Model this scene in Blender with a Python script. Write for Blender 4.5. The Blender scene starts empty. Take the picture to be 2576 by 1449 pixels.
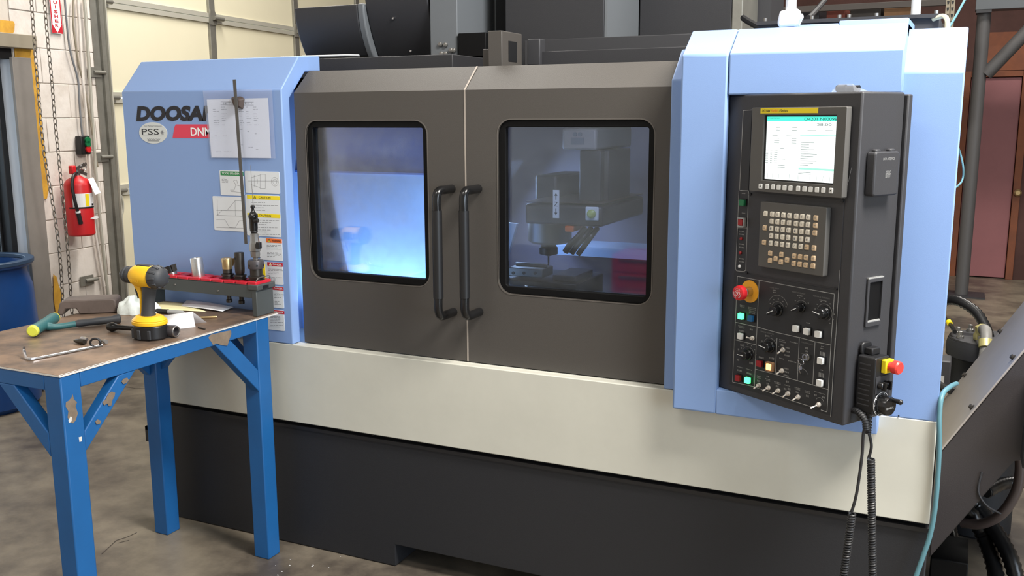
import bpy, bmesh, math, random
from mathutils import Vector, Matrix
random.seed(7)
C = bpy.context.scene.collection
S = bpy.context.scene
PI = math.pi
V = Vector
# ------------------------------------------------------------------ camera, world, lights, exposure
IW, IH = 2576, 1449
FOC, PITCH, YAW, ROLL = 2382.8, 0.17946, -0.43772, 0.003897
CAM = V((0, -2.695, 1.6))
_f = V((math.sin(YAW)*math.cos(PITCH), math.cos(YAW)*math.cos(PITCH), -math.sin(PITCH)))
_r = V((math.cos(YAW), -math.sin(YAW), 0)); _d = _f.cross(_r)
_c, _s = math.cos(ROLL), math.sin(ROLL)
RR, DD = _r*_c + _d*_s, _d*_c - _r*_s
def ray(px, py): return RR*((px-IW/2)/FOC) + DD*((py-IH/2)/FOC) + _f
def at(px, py, Y): d = ray(px, py); return CAM + d*((Y-CAM.y)/d.y)
def atz(px, py, Z): d = ray(px, py); return CAM + d*((Z-CAM.z)/d.z)
def atx(px, py, X): d = ray(px, py); return CAM + d*((X-CAM.x)/d.x)

cd = bpy.data.cameras.new('camera'); cam = bpy.data.objects.new('camera', cd); C.objects.link(cam)
cd.sensor_width = 36; cd.lens = FOC*36/IW; cd.clip_start = .05; cd.clip_end = 200
cam.matrix_world = Matrix(((RR.x, -DD.x, -_f.x, CAM.x), (RR.y, -DD.y, -_f.y, CAM.y), (RR.z, -DD.z, -_f.z, CAM.z), (0, 0, 0, 1)))
S.camera = cam
S.view_settings.view_transform = 'Standard'; S.view_settings.look = 'None'
S.view_settings.exposure = 0.0; S.view_settings.gamma = 1; S.view_settings.use_curve_mapping = False
wd = bpy.data.worlds.new('world'); S.world = wd; wd.use_nodes = True
wd.node_tree.nodes['Background'].inputs[0].default_value = (.78, .88, 1, 1)
wd.node_tree.nodes['Background'].inputs[1].default_value = 6
def area(name, loc, sx, sy, power, col, target=None, spread=180):
    l = bpy.data.lights.new(name, 'AREA'); l.shape = 'RECTANGLE'; l.size = sx; l.size_y = sy; l.energy = power; l.color = col
    l.spread = math.radians(spread)
    o = bpy.data.objects.new(name, l); C.objects.link(o); o.location = loc
    d = (V(target)-V(loc)) if target else V((0, 0, -1))
    o.rotation_euler = d.to_track_quat('-Z', 'Y').to_euler(); return o
WARM, COOL = (1, .96, .90), (.72, .85, 1)
area('ceiling_lamp', (-.6, 1.6, 4.6), 2.4, .5, 50, WARM)
area('ceiling_lamp', (-3.4, 2.2, 4.6), 2.4, .5, 190, WARM)
area('ceiling_lamp', (-1.8, -3.0, 4.4), 2.4, .8, 75, WARM)
area('ceiling_lamp', (1.2, -.85, 3.9), 1.8, .8, 400, WARM)
area('ceiling_lamp', (1.0, 5.0, 4.6), 2.4, .5, 150, WARM)
area('doorway_daylight', (5.3, -3.2, 1.9), 3.2, 3.0, 250, COOL, (-2, 0, 1.2))
area('chamber_light', (-1.93, .12, .92), .55, .05, 4.2, (.38, .62, 1), (-1.95, .24, 1.25))  # added strip hidden below the left window, brightens the lower sheet
area('chamber_light', (-1.615, .14, 1.16), .05, .5, .6, (.42, .66, 1), (-2.1, .26, 1.1))  # added strip out of view beside the left window, evens its glow
area('chamber_light', (-1.05, .16, 1.68), .4, .08, 2.2, (.66, .74, 1), (-1.3, .8, .9))
area('chamber_light', (-1.75, .85, 1.3), .2, .3, 5, (.45, .64, 1), (-1.1, .8, .8))  # added bluish fill for the right chamber, no real fixture

# ------------------------------------------------------------------ helpers
def lin(c): return tuple(((x/255)/12.92 if x/255 <= .04045 else ((x/255+.055)/1.055)**2.4) for x in c)
MATS = {}
def M(name, col, rough=.5, metal=0, var=0, scale=8, bump=0, bscale=60, col2=None, emit=0, spec=.5, stretch=None, lo=.35, hi=.65):
    if name in MATS: return MATS[name]
    m = bpy.data.materials.new(name); m.use_nodes = True; MATS[name] = m
    nt = m.node_tree; b = nt.nodes['Principled BSDF']
    b.inputs['Roughness'].default_value = rough; b.inputs['Metallic'].default_value = metal
    b.inputs['Specular IOR Level'].default_value = spec
    c = lin(col)
    b.inputs['Base Color'].default_value = (*c, 1)
    if emit:
        b.inputs['Emission Color'].default_value = (*c, 1); b.inputs['Emission Strength'].default_value = emit
    tc = nt.nodes.new('ShaderNodeTexCoord'); mp = nt.nodes.new('ShaderNodeMapping'); nt.links.new(tc.outputs['Object'], mp.inputs[0])
    if stretch: mp.inputs['Scale'].default_value = stretch
    if var or col2:
        n = nt.nodes.new('ShaderNodeTexNoise'); n.inputs['Scale'].default_value = scale; n.inputs['Detail'].default_value = 6
        n.inputs['Roughness'].default_value = .65
        nt.links.new(mp.outputs[0], n.inputs['Vector'])
        r = nt.nodes.new('ShaderNodeValToRGB'); nt.links.new(n.outputs[0], r.inputs[0])
        c2 = lin(col2) if col2 else tuple(x*(1-var) for x in c)
        if not col2: c = tuple(min(1, x*(1+var)) for x in c)
        r.color_ramp.elements[0].position = lo; r.color_ramp.elements[1].position = hi
        r.color_ramp.elements[0].color = (*c, 1); r.color_ramp.elements[1].color = (*c2, 1)
        nt.links.new(r.outputs[0], b.inputs['Base Color'])
    if bump:
        n = nt.nodes.new('ShaderNodeTexNoise'); n.inputs['Scale'].default_value = bscale; n.inputs['Detail'].default_value = 4
        nt.links.new(mp.outputs[0], n.inputs['Vector'])
        bp = nt.nodes.new('ShaderNodeBump'); bp.inputs['Strength'].default_value = bump; bp.inputs['Distance'].default_value = .004
        nt.links.new(n.outputs[0], bp.inputs['Height']); nt.links.new(bp.outputs[0], b.inputs['Normal'])
    return m
def glassmat(name, tint, dirt=.06, dcol=(200, 215, 235), refl=.9):
    m = bpy.data.materials.new(name); m.use_nodes = True; nt = m.node_tree; N = nt.nodes
    N.remove(N['Principled BSDF']); out = N['Material Output']
    tr = N.new('ShaderNodeBsdfTransparent'); tr.inputs[0].default_value = (*tint, 1)
    gl = N.new('ShaderNodeBsdfGlossy'); gl.inputs['Roughness'].default_value = .03; gl.inputs[0].default_value = (refl, refl, refl, 1)
    df = N.new('ShaderNodeBsdfDiffuse'); df.inputs[0].default_value = (*lin(dcol), 1)
    fr = N.new('ShaderNodeFresnel'); fr.inputs[0].default_value = 1.7
    no = N.new('ShaderNodeTexNoise'); no.inputs['Scale'].default_value = 14; no.inputs['Detail'].default_value = 8
    tc = N.new('ShaderNodeTexCoord'); nt.links.new(tc.outputs['Object'], no.inputs['Vector'])
    mr = N.new('ShaderNodeMapRange'); mr.inputs[1].default_value = .45; mr.inputs[2].default_value = .8; mr.inputs[3].default_value = dirt*.5; mr.inputs[4].default_value = dirt*2.5
    nt.links.new(no.outputs[0], mr.inputs[0])
    m1 = N.new('ShaderNodeMixShader'); m2 = N.new('ShaderNodeMixShader')
    nt.links.new(fr.outputs[0], m1.inputs[0]); nt.links.new(tr.outputs[0], m1.inputs[1]); nt.links.new(gl.outputs[0], m1.inputs[2])
    nt.links.new(mr.outputs[0], m2.inputs[0]); nt.links.new(m1.outputs[0], m2.inputs[1]); nt.links.new(df.outputs[0], m2.inputs[2])
    nt.links.new(m2.outputs[0], out.inputs[0]); MATS[name] = m; return m

class Fr:
    def __init__(s, o=(0, 0, 0), u=(1, 0, 0), v=(0, 1, 0), w=None):
        s.o, s.u, s.v = V(o), V(u).normalized(), V(v).normalized(); s.w = V(w).normalized() if w else s.u.cross(s.v)
    def p(s, a, b, c=0): return s.o + s.u*a + s.v*b + s.w*c
    def ij(s, px, py, c=0):
        d = ray(px, py); o = s.o + s.w*c; t = (o-CAM).dot(s.w)/d.dot(s.w); q = CAM + d*t - o
        return q.dot(s.u), q.dot(s.v)
    def rc(s, x0, y0, x1, y1, c=0):
        a, b = s.ij(x0, y0, c); e, f = s.ij(x1, y1, c); return min(a, e), max(a, e), min(b, f), max(b, f)
    def mat(s, a, b, c=0, rot=0):
        o = s.p(a, b, c); cr, sr = math.cos(rot), math.sin(rot); u = s.u*cr+s.v*sr; v = s.v*cr-s.u*sr
        return Matrix(((u.x, v.x, s.w.x, o.x), (u.y, v.y, s.w.y, o.y), (u.z, v.z, s.w.z, o.z), (0, 0, 0, 1)))
W0 = Fr()
FM = Fr((0, 0, 0), (1, 0, 0), (0, 0, 1))          # machine front: a=x, b=z, c towards the viewer
FX = Fr((0, 0, 0), (0, 1, 0), (0, 0, 1))          # profiles in (y,z), extruded along +x

def rrect(a0, a1, b0, b1, r, n=6):
    pts = []
    for (cx, cy, s) in ((a1-r, b1-r, 0), (a0+r, b1-r, 1), (a0+r, b0+r, 2), (a1-r, b0+r, 3)):
        for k in range(n+1):
            t = PI/2*(s + k/n); pts.append((cx+r*math.cos(t), cy+r*math.sin(t)))
    return pts
def circ(cx, cy, r, n=24, t0=0, t1=2*PI, ry=None):
    return [(cx+r*math.cos(t0+(t1-t0)*k/n), cy+(ry or r)*math.sin(t0+(t1-t0)*k/n)) for k in range(n + (0 if abs(t1-t0-2*PI) < 1e-6 else 1))]
def spline(pts, n=8):
    P = [V(p) for p in pts]; out = []
    for i in range(len(P)-1):
        a, b, c, d = P[max(i-1, 0)], P[i], P[i+1], P[min(i+2, len(P)-1)]
        for k in range(n):
            t = k/n
            out.append(.5*((2*b) + (c-a)*t + (2*a-5*b+4*c-d)*t*t + (3*b-a-3*c+d)*t**3))
    out.append(P[-1]); return out
WL = {}
TXT = {}
def textmesh(s, bold=.0):
    k = (s, bold)
    if k in TXT: return TXT[k]
    cu = bpy.data.curves.new('txt', 'FONT'); cu.body = s; cu.size = 1; cu.offset = bold; cu.resolution_u = 3
    o = bpy.data.objects.new('txt', cu)
    me = bpy.data.meshes.new_from_object(o)
    vs = [tuple(v.co[:2]) for v in me.vertices]; fs = [tuple(p.vertices) for p in me.polygons]
    bpy.data.objects.remove(o); bpy.data.curves.remove(cu); bpy.data.meshes.remove(me)
    TXT[k] = (vs, fs); return TXT[k]
class MB:
    def __init__(s, fr=W0): s.v, s.f, s.fr = [], [], fr
    def add(s, vs, fs):
        n = len(s.v); s.v += [s.fr.p(*p) for p in vs]; s.f += [tuple(i+n for i in f) for f in fs]; return s
    def box(s, a0, a1, b0, b1, c0, c1):
        return s.add([(a, b, c) for c in (c0, c1) for b in (b0, b1) for a in (a0, a1)],
                     [(0, 2, 3, 1), (4, 5, 7, 6), (0, 1, 5, 4), (2, 6, 7, 3), (0, 4, 6, 2), (1, 3, 7, 5)])
    def prism(s, poly, c0, c1):
        n = len(poly)
        return s.add([(a, b, c0) for a, b in poly] + [(a, b, c1) for a, b in poly],
                     [tuple(range(n))[::-1], tuple(range(n, 2*n))] + [(i, (i+1) % n, n+(i+1) % n, n+i) for i in range(n)])
    def taper(s, p0, c0, p1, c1):
        n = len(p0)
        return s.add([(a, b, c0) for a, b in p0] + [(a, b, c1) for a, b in p1],
                     [tuple(range(n))[::-1], tuple(range(n, 2*n))] + [(i, (i+1) % n, n+(i+1) % n, n+i) for i in range(n)])
    def ring(s, po, pi, c0, c1):
        n = len(po); vs = [(a, b, c) for c in (c0, c1) for P in (po, pi) for a, b in P]; fs = []
        for i in range(n):
            j = (i+1) % n
            fs += [(i, j, n+j, n+i), (2*n+i, 3*n+i, 3*n+j, 2*n+j), (i, 2*n+i, 2*n+j, j), (n+i, n+j, 3*n+j, 3*n+i)]
        return s.add(vs, fs)
    def poly(s, pts, c=0): return s.add([(a, b, c) for a, b in pts], [tuple(range(len(pts)))])
    def line(s, pts, w, c, th=.0006):
        for (a, b), (e, f) in zip(pts[:-1], pts[1:]):
            L = math.hypot(e-a, f-b) or 1e-9; nx, ny = -(f-b)/L*w/2, (e-a)/L*w/2
            s.prism([(a-nx, b-ny), (e-nx, f-ny), (e+nx, f+ny), (a+nx, b+ny)], c, c+th)
        return s
    def cyl(s, p0, p1, r0, r1=None, n=16, cap=True):
        r1 = r0 if r1 is None else r1; P0, P1 = V(p0), V(p1); d = (P1-P0).normalized()
        x = d.orthogonal().normalized(); y = d.cross(x); vs = []
        for P, r in ((P0, r0), (P1, r1)):
            for k in range(n):
                t = 2*PI*k/n; vs.append(tuple(P+(x*math.cos(t)+y*math.sin(t))*r))
        fs = [(i, (i+1) % n, n+(i+1) % n, n+i) for i in range(n)]
        if cap: fs += [tuple(range(n))[::-1], tuple(range(n, 2*n))]
        return s.add(vs, fs)
    def lathe(s, p, d, prof, n=24, sx=1):
        P, d = V(p), V(d).normalized(); x = d.orthogonal().normalized(); y = d.cross(x); vs = []
        for r, h in prof:
            for k in range(n):
                t = 2*PI*k/n; vs.append(tuple(P + d*h + (x*math.cos(t)+y*math.sin(t))*max(r, 1e-5)))
        m = len(prof); fs = [(j*n+i, j*n+(i+1) % n, (j+1)*n+(i+1) % n, (j+1)*n+i) for j in range(m-1) for i in range(n)]
        fs += [tuple(range(n))[::-1], tuple(range((m-1)*n, m*n))]
        return s.add(vs, fs)
    def tube(s, pts, r, n=8, rf=None):
        P = [V(p) for p in pts]; vs = []; d = (P[1]-P[0]).normalized(); x = d.orthogonal().normalized()
        for i, p in enumerate(P):
            d = (P[min(i+1, len(P)-1)]-P[max(i-1, 0)])
            d = d.normalized() if d.length > 1e-9 else V((0, 0, 1))
            x = (x - d*x.dot(d)); x = x.normalized() if x.length > 1e-6 else d.orthogonal().normalized(); y = d.cross(x)
            rr = rf(i) if rf else r
            for k in range(n):
                t = 2*PI*k/n; vs.append(tuple(p+(x*math.cos(t)+y*math.sin(t))*rr))
        m = len(P); fs = [(j*n+i, j*n+(i+1) % n, (j+1)*n+(i+1) % n, (j+1)*n+i) for j in range(m-1) for i in range(n)]
        fs += [tuple(range(n))[::-1], tuple(range((m-1)*n, m*n))]
        return s.add(vs, fs)
    def bar(s, p0, p1, w, h, up=(0, 0, 1)):
        P0, P1 = V(p0), V(p1); d = (P1-P0).normalized(); x = d.cross(V(up)).normalized()*w/2; y = x.cross(d).normalized()*h/2
        return s.add([tuple(P+x*a+y*b) for P in (P0, P1) for a, b in ((-1, -1), (1, -1), (1, 1), (-1, 1))],
                     [(3, 2, 1, 0), (4, 5, 6, 7), (0, 1, 5, 4), (1, 2, 6, 5), (2, 3, 7, 6), (3, 0, 4, 7)])
    def ball(s, p, r, n=12, sz=1):
        return s.lathe((p[0], p[1], p[2]), (0, 0, 1), [(r*math.sin(PI*k/8), -r*sz*math.cos(PI*k/8)) for k in range(9)], n)
    def text(s, t, a0, a1, b0, b1, c, bold=.0, shear=0, th=0):
        vs, fs = textmesh(t, bold)
        if not vs: return s
        xs = [v[0] for v in vs]; ys = [v[1] for v in vs]; x0, x1, y0, y1 = min(xs), max(xs), min(ys), max(ys)
        sh = shear*(b1-b0); k = (a1-a0-sh)/(x1-x0)
        P = [(a0+(x-x0)*k+(y-y0)/(y1-y0)*sh, b0+(y-y0)/(y1-y0)*(b1-b0), c) for x, y in vs]
        return s.add(P, fs)
    def mesh(s, name, mat, sharp=35, norm=True):
        me = bpy.data.meshes.new(name); me.from_pydata([tuple(v) for v in s.v], [], s.f)
        if norm:
            bm = bmesh.new(); bm.from_mesh(me); bmesh.ops.recalc_face_normals(bm, faces=bm.faces); bm.to_mesh(me); bm.free()
        me.shade_smooth(); me.set_sharp_from_angle(angle=math.radians(sharp))
        me.materials.append(mat if not isinstance(mat, str) else MATS[mat]); return me
    def build(s, name, mat, parent=None, bevel=0, label=None, cat=None, group=None, kind=None, sharp=35, norm=True, org=None):
        if parent: o0 = WL[parent.name]
        elif org is not None: o0 = V(org)
        else:
            xs = [v.x for v in s.v]; ys = [v.y for v in s.v]; o0 = V(((min(xs)+max(xs))/2, (min(ys)+max(ys))/2, min(v.z for v in s.v)))
        s.v = [v-o0 for v in s.v]
        o = bpy.data.objects.new(name, s.mesh(name, mat, sharp, norm)); C.objects.link(o)
        if parent: o.parent = parent
        else: o.location = o0
        WL[o.name] = o0.copy()
        if bevel:
            b = o.modifiers.new('bevel', 'BEVEL'); b.width = bevel; b.segments = 2; b.limit_method = 'ANGLE'; b.angle_limit = math.radians(40)
        tag(o, label, cat, group, kind); return o
def tag(o, label=None, cat=None, group=None, kind=None):
    for k, v in (('label', label), ('category', cat), ('group', group), ('kind', kind)):
        if v: o[k] = v
    return o
def thing(name, loc, label, cat, group=None):
    o = bpy.data.objects.new(name, None); C.objects.link(o); o.location = loc; o.empty_display_size = .1
    WL[o.name] = V(loc); return tag(o, label, cat, group)
def put(name, me, m, parent, label=None):
    o = bpy.data.objects.new(name, me); C.objects.link(o); o.parent = parent
    o.matrix_basis = Matrix.Translation(-WL[parent.name]) @ m; WL[o.name] = m.translation.copy()
    return tag(o, label)
def S_(name, mb, mat, parent=None, kind='structure', **k): return mb.build(name, mat, parent, kind=None if parent else kind, **k)

# ------------------------------------------------------------------ materials
M('blue', (127, 155, 202), .45, bump=.05, bscale=400)
M('cream', (196, 194, 182), .5, var=.04, scale=3)
M('base_black', (30, 31, 35), .6, bump=.1, bscale=300)
M('door_brown', (72, 68, 64), .5, bump=.12, bscale=500)
M('frame_dark', (52, 52, 55), .55)
M('cover_dark', (46, 46, 49), .5, bump=.08, bscale=300)
M('cover_gray', (104, 108, 112), .5)  # lighter copy of cover_dark, paints light on right-facing cover sides
M('black', (22, 22, 24), .45)
M('rubber', (7, 7, 8), .6, spec=.2)
M('gloss_black', (20, 20, 21), .22)
M('console', (50, 50, 53), .5, bump=.08, bscale=500)
M('console_panel', (36, 37, 40), .45)
M('bezel', (84, 82, 79), .5)
M('key_light', (222, 214, 198), .5); M('key_tan', (205, 178, 144), .5)
M('white_btn', (225, 225, 222), .4)
M('line_gray', (150, 150, 148), .6); M('print_gray', (120, 120, 118), .6)
M('white', (235, 235, 235), .5); M('paper', (238, 238, 240), .8, var=.02, scale=5)
M('white_plastic', (225, 228, 232), .4)
M('red', (200, 32, 38), .4); M('red_dull', (150, 24, 30), .45); M('sign_red', (190, 30, 45), .5)
M('pink_red', (214, 60, 84), .5); M('yellow', (240, 200, 30), .45); M('sign_yellow', (238, 214, 30), .5)
M('sign_orange', (232, 110, 40), .5); M('sign_green', (30, 130, 70), .5)
M('ink', (22, 24, 34), .5); M('ink_gray', (120, 122, 126), .7)
M('sticker', (206, 210, 208), .5); M('pale_sticker', (214, 218, 222), .5)
M('chrome', (200, 200, 205), .2, 1); M('steel', (150, 148, 145), .35, .9); M('dark_steel', (70, 66, 62), .4, .8)
M('alu', (205, 205, 205), .28, .9, stretch=(1, 1, 30), var=.05)
M('gold_steel', (190, 165, 120), .35, .8)
M('table_blue', (20, 86, 144), .5, var=.06, scale=6)
M('table_top', (84, 72, 64), .42, .15, scale=9, col2=(136, 112, 92), bump=.1, bscale=40)
M('plate_edge', (225, 222, 216), .4, .3)
M('bare', (140, 124, 108), .5, .4, var=.2, scale=20)
M('drill_yellow', (240, 186, 30), .45); M('drill_dark', (54, 56, 60), .55)
M('teal', (44, 96, 98), .5); M('hose_teal', (84, 126, 136), .4)
M('lime', (205, 205, 70), .5)
M('barrel_blue', (16, 66, 128), .35, var=.08, scale=3)
M('concrete', (76, 69, 62), .4, scale=2.2, col2=(134, 124, 108), bump=.2, bscale=20, lo=.38, hi=.64)
M('block_white', (224, 216, 208), .8, scale=5, col2=(196, 184, 172), bump=.5, bscale=30, lo=.45, hi=.8)
M('mortar', (206, 196, 184), .9, bump=.3, bscale=50)
M('yellow_paint', (222, 170, 62), .6, scale=9, col2=(190, 140, 50), bump=.4, bscale=30)
M('door_cream', (226, 219, 192), .6, var=.02, scale=1.5)
M('galv', (140, 138, 130), .45, .5, var=.12, scale=9); M('galv_light', (185, 182, 170), .5, .2)
M('jamb_gray', (128, 122, 116), .6, var=.08, scale=4)
M('pale_trim', (215, 222, 232), .5)
M('chain_metal', (130, 122, 112), .4, .6)
M('wall_paint', (190, 186, 176), .8, var=.04, scale=1)
M('wall_brown', (80, 50, 44), .8, scale=2.2, col2=(62, 36, 30))
M('wall_plywood', (128, 72, 42), .7, scale=3, col2=(100, 56, 36))
M('door_rose', (134, 84, 86), .6, var=.06, scale=2)
M('post_gray', (76, 74, 74), .55, bump=.2, bscale=40); M('beam_gray', (84, 88, 92), .55)
M('rack_tan', (150, 140, 122), .6, .1); M('rack_dark', (66, 60, 56), .6)
M('carton', (150, 112, 80), .8, var=.1); M('carton_red', (120, 62, 50), .8)
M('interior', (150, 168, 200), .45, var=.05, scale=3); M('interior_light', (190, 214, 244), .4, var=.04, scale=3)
M('head_dark', (74, 70, 72), .4, .3); M('head_highlight', (120, 100, 88), .4, .6)
M('glow_green', (70, 255, 135), .4, emit=3.2); M('glow_orange', (255, 190, 110), .4, emit=3)
M('dull_green', (20, 110, 66), .4); M('dull_blue', (24, 92, 140), .4)
M('screen_white', (240, 250, 250), .3, emit=.9); M('screen_teal', (70, 225, 205), .3, emit=.9); M('screen_mint', (150, 225, 200), .3, emit=.9)
M('screen_text', (110, 130, 130), .3, emit=.2); M('screen_ink', (10, 60, 65), .3, emit=.1)
M('conveyor_top_lit', (150, 142, 136), .5, var=.05, scale=5); M('conveyor_side', (50, 46, 47), .5, bump=.1, bscale=300)  # one steel in two tones: top painted as lit, side left dark
M('note_yellow', (240, 232, 180), .8); M('cloth', (220, 226, 222), .9, bump=.5, bscale=40)
M('rack_red', (196, 30, 48), .35); M('rack_gray', (68, 72, 72), .5)
M('brown_steel', (92, 80, 74), .6, var=.15, scale=14)
M('cord', (34, 34, 36), .45)
M('outside_ground', (150, 160, 170), .8)
glassmat('window_glass', (.80, .86, .93), .05)
glassmat('clear_glass', (.84, .88, .93), .018)
glassmat('side_glass', (.85, .9, .92), .02)
def filmmat():
    m = bpy.data.materials.new('film'); m.use_nodes = True; nt = m.node_tree; N = nt.nodes; N.remove(N['Principled BSDF'])
    tr = N.new('ShaderNodeBsdfTransparent'); tr.inputs[0].default_value = (.96, .97, 1, 1)
    df = N.new('ShaderNodeBsdfPrincipled'); df.inputs['Base Color'].default_value = (.62, .66, .74, 1); df.inputs['Roughness'].default_value = .3
    mx = N.new('ShaderNodeMixShader'); mx.inputs[0].default_value = .16
    nt.links.new(tr.outputs[0], mx.inputs[1]); nt.links.new(df.outputs[0], mx.inputs[2]); nt.links.new(mx.outputs[0], N['Material Output'].inputs[0]); MATS['film'] = m
filmmat()

# ------------------------------------------------------------------ setting: floor, walls, ceiling
S_('floor', MB().box(-9, 6, -8, 7.95, -.1, 0), 'concrete')
S_('ceiling', MB().box(-9, 6, -8, 7.75, 5.2, 5.3), 'wall_paint')
S_('wall_right', MB().box(6, 6.1, -8, 7.75, 0, 5.2), 'wall_paint')
S_('wall_front', MB().box(-9, 6, -8.1, -8, 0, 5.2), 'wall_paint')
FB = Fr((0, 7.7, 0), (1, 0, 0), (0, 0, 1))
# back wall: painted board wall, brown plywood above a rose steel door
a0, b0 = FB.ij(2444, 196); a1, _ = FB.ij(2572, 196)
DZ = b0
S_('wall_back', MB(FB).box(-6.2, a0-.06, 0, 5.2, -.1, 0).box(a0-.06, a1+.06, DZ+.05, 5.2, -.1, 0).box(a1+.06, 6, 0, 5.2, -.1, 0).box(a0-.2, a1+.2, 0, DZ+.2, -.16, -.1), 'wall_brown')
t = thing('door_2', FB.p((a0+a1)/2, 0, 0), None, None); t['kind'] = 'structure'
MB(FB).box(a0, a1, 0.01, DZ, -.06, -.015).build('door_leaf', 'door_rose', t, bevel=.004)
fx, fz = FB.ij(2560, 484)
MB(FB).lathe((fx, fz, -.015), (0, 0, 1), [(.03, 0), (.03, .01), (.014, .015), (.014, .04), (.03, .05), (.034, .07), (.02, .085)]).build('door_knob', 'gold_steel', t)
S_('trim_1', MB(FB).box(a0-.07, a0-.005, 0, DZ+.06, -.06, .02).box(a1+.005, a1+.07, 0, DZ+.06, -.06, .02).box(a0-.005, a1+.005, DZ+.005, DZ+.06, -.06, .02), 'wall_plywood', bevel=.004)
pw = MB(FB).box(a0+.06, a1+1.2, DZ+.065, DZ+.42, .001, .02); S_('trim_2', pw, 'wall_plywood')

# left wall: painted blocks, roll-up door, side doorway
FL = Fr((-4.95, 1.8, 0), (-.118, .993, 0), (0, 0, 1))
j0 = FL.ij(262, 200)[0]                       # left end of the roll-up door opening
d1a = FL.ij(-30, 300)[0]; d1b = FL.ij(78, 640)[0]  # doorway opening
dtop = FL.ij(30, 122)[1]
aEnd = 7.2
lw = MB(FL)
lw.box(-7, d1a-.9, 0, 5.2, -.19, 0).box(d1a-.9, d1b, dtop, 5.2, -.19, 0).box(d1b, j0, 0, 5.2, -.19, 0)
lw.box(j0, j0+4.6, 3.6, 5.2, -.25, 0).box(j0+4.6, aEnd, 0, 5.2, -.25, 0)
wl = S_('wall_left', lw, 'mortar')
# blocks of the stretch in view
BW, BH = .40, .20
for r in range(0, 17):
    off = (r % 2)*BW/2; k = 0; z0 = r*BH
    a = d1b-BW+off*1.0
    while a < j0-.01:
        s0, s1 = max(a+.0025, d1b+.004), min(a+BW-.0025, j0-.03)
        if s1-s0 > .05:
            g = random.uniform(.005, .008); c0 = FL
            MB(FL).box(s0, s1, z0+.0025, z0+BH-.0025, .0005, g).build('block', 'block_white', wl, bevel=.003)
        a += BW
jr = FL.ij(100, 300, .016)[0]; rr = random.Random(4)
def paintpatch(pts, nm='yellow_paint'):
    MB(FL).prism([FL.ij(x, y, .0145) for x, y in pts], .0143, .0152).build(nm, 'yellow_paint', wl)
paintpatch([(36, 122), (86, 122), (88, 150), (97, 200), (99, 260), (106, 300), (108, 340), (116, 395), (119, 440), (124, 470), (118, 500), (108, 500), (60, 150), (38, 150)][::-1])
paintpatch([(0, 50), (33, 53), (37, 60), (36, 78), (30, 88), (0, 84)][::-1])
paintpatch([(134, 690), (142, 696), (148, 720), (158, 740), (150, 770), (155, 790), (142, 800), (136, 760)][::-1])
# roll-up door: five cream sections with steel rails and stiles
rd = thing('door_1', FL.p(j0+2.2, 0, -.1), None, None); rd['kind'] = 'structure'
SEC = [0, .555, 1.125, 1.73, 2.335, 2.94, 3.55]
for z0, z1 in zip(SEC[:-1], SEC[1:]):
    MB(FL).box(j0+.02, j0+4.5, z0+.004, z1-.004, -.14, -.09).build('panel', 'door_cream', rd, bevel=.003)
st = FL.ij(556, 80)[0]
for z in SEC[1:-1]:
    MB(FL).box(j0+.02, j0+4.5, z-.035, z-.003, -.09, -.075).box(j0+.02, j0+4.5, z+.003, z+.035, -.09, -.075).build('rail', 'galv_light', rd)
for a in (j0+.07, st, st+(st-j0)*.95, st+2*(st-j0)*.93):
    MB(FL).box(a-.035, a+.035, .01, 3.54, -.09, -.068).build('stile', 'galv', rd, bevel=.002)
    for z in SEC[1:-1]:
        MB(FL).prism([(a-.045, z-.05), (a+.045, z-.05), (a+.05, z), (a+.02, z+.06), (a-.03, z+.06)], -.068, -.06).cyl((a-.01, z, -.05), (a+.11, z, -.05), .016).build('hinge', 'galv', rd)
MB(FL).box(j0-.03, j0+.01, 0, 3.55, -.06, .03).box(j0-.085, j0-.03, 0, 3.55, .0, .012).build('track', 'galv', rd)
MB(FL).box(j0+.01, j0+.02, 0, 3.55, -.06, .045).box(j0+.02, j0+.045, 0, 3.55, -.06, -.05).build('track', 'galv_light', rd)
for (x, y) in ((225, 182), (243, 395), (205, 705)):
    a, b = FL.ij(x+10, y); MB(FL).box(a-.06, a+.05, b-.03, b+.03, .012, .02).cyl((a-.02, b, .02), (a+.07, b, .03), .012).build('track_bracket', 'galv', rd)
a, b = FL.ij(303, 515); MB(FL).tube([(a-.03+.03*math.cos(q), b+.07*math.sin(q), .0+.02) for q in [2*PI*k/20 for k in range(21)]], .008).build('door_latch', 'galv_light', rd)
# conduits and cables on the block wall
for i, (pts, r, m) in enumerate([([(163, 0), (175, 120), (196, 200), (200, 260), (206, 330), (212, 360)], .006, 'ink_gray'),
                  ([(185, 0), (184, 60), (196, 150), (205, 190), (222, 270), (232, 330), (240, 390), (246, 420)], .006, 'rack_tan'),
                  ([(196, 0), (206, 180), (214, 260), (225, 420), (236, 560), (262, 720)], .009, 'block_white'),
                  ([(212, 0), (226, 200), (240, 420), (256, 600), (272, 745)], .010, 'galv_light')]):
    P = [(*FL.ij(x, y, .03), .03) for x, y in pts]
    MB(FL).tube(spline(P, 5), r, 8).build('cable' if i < 2 else 'conduit', m, None, label=['thin grey cable running down the block wall to the push button box', 'thin tan cable curving down the wall beside the door track', 'white painted conduit on the block wall, nearer the fire extinguisher', 'grey conduit strip beside the roll-up door track'][i], cat='cable' if i < 2 else 'conduit', group='cables down the block wall' if i < 2 else 'conduits beside the roll-up door')
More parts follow.
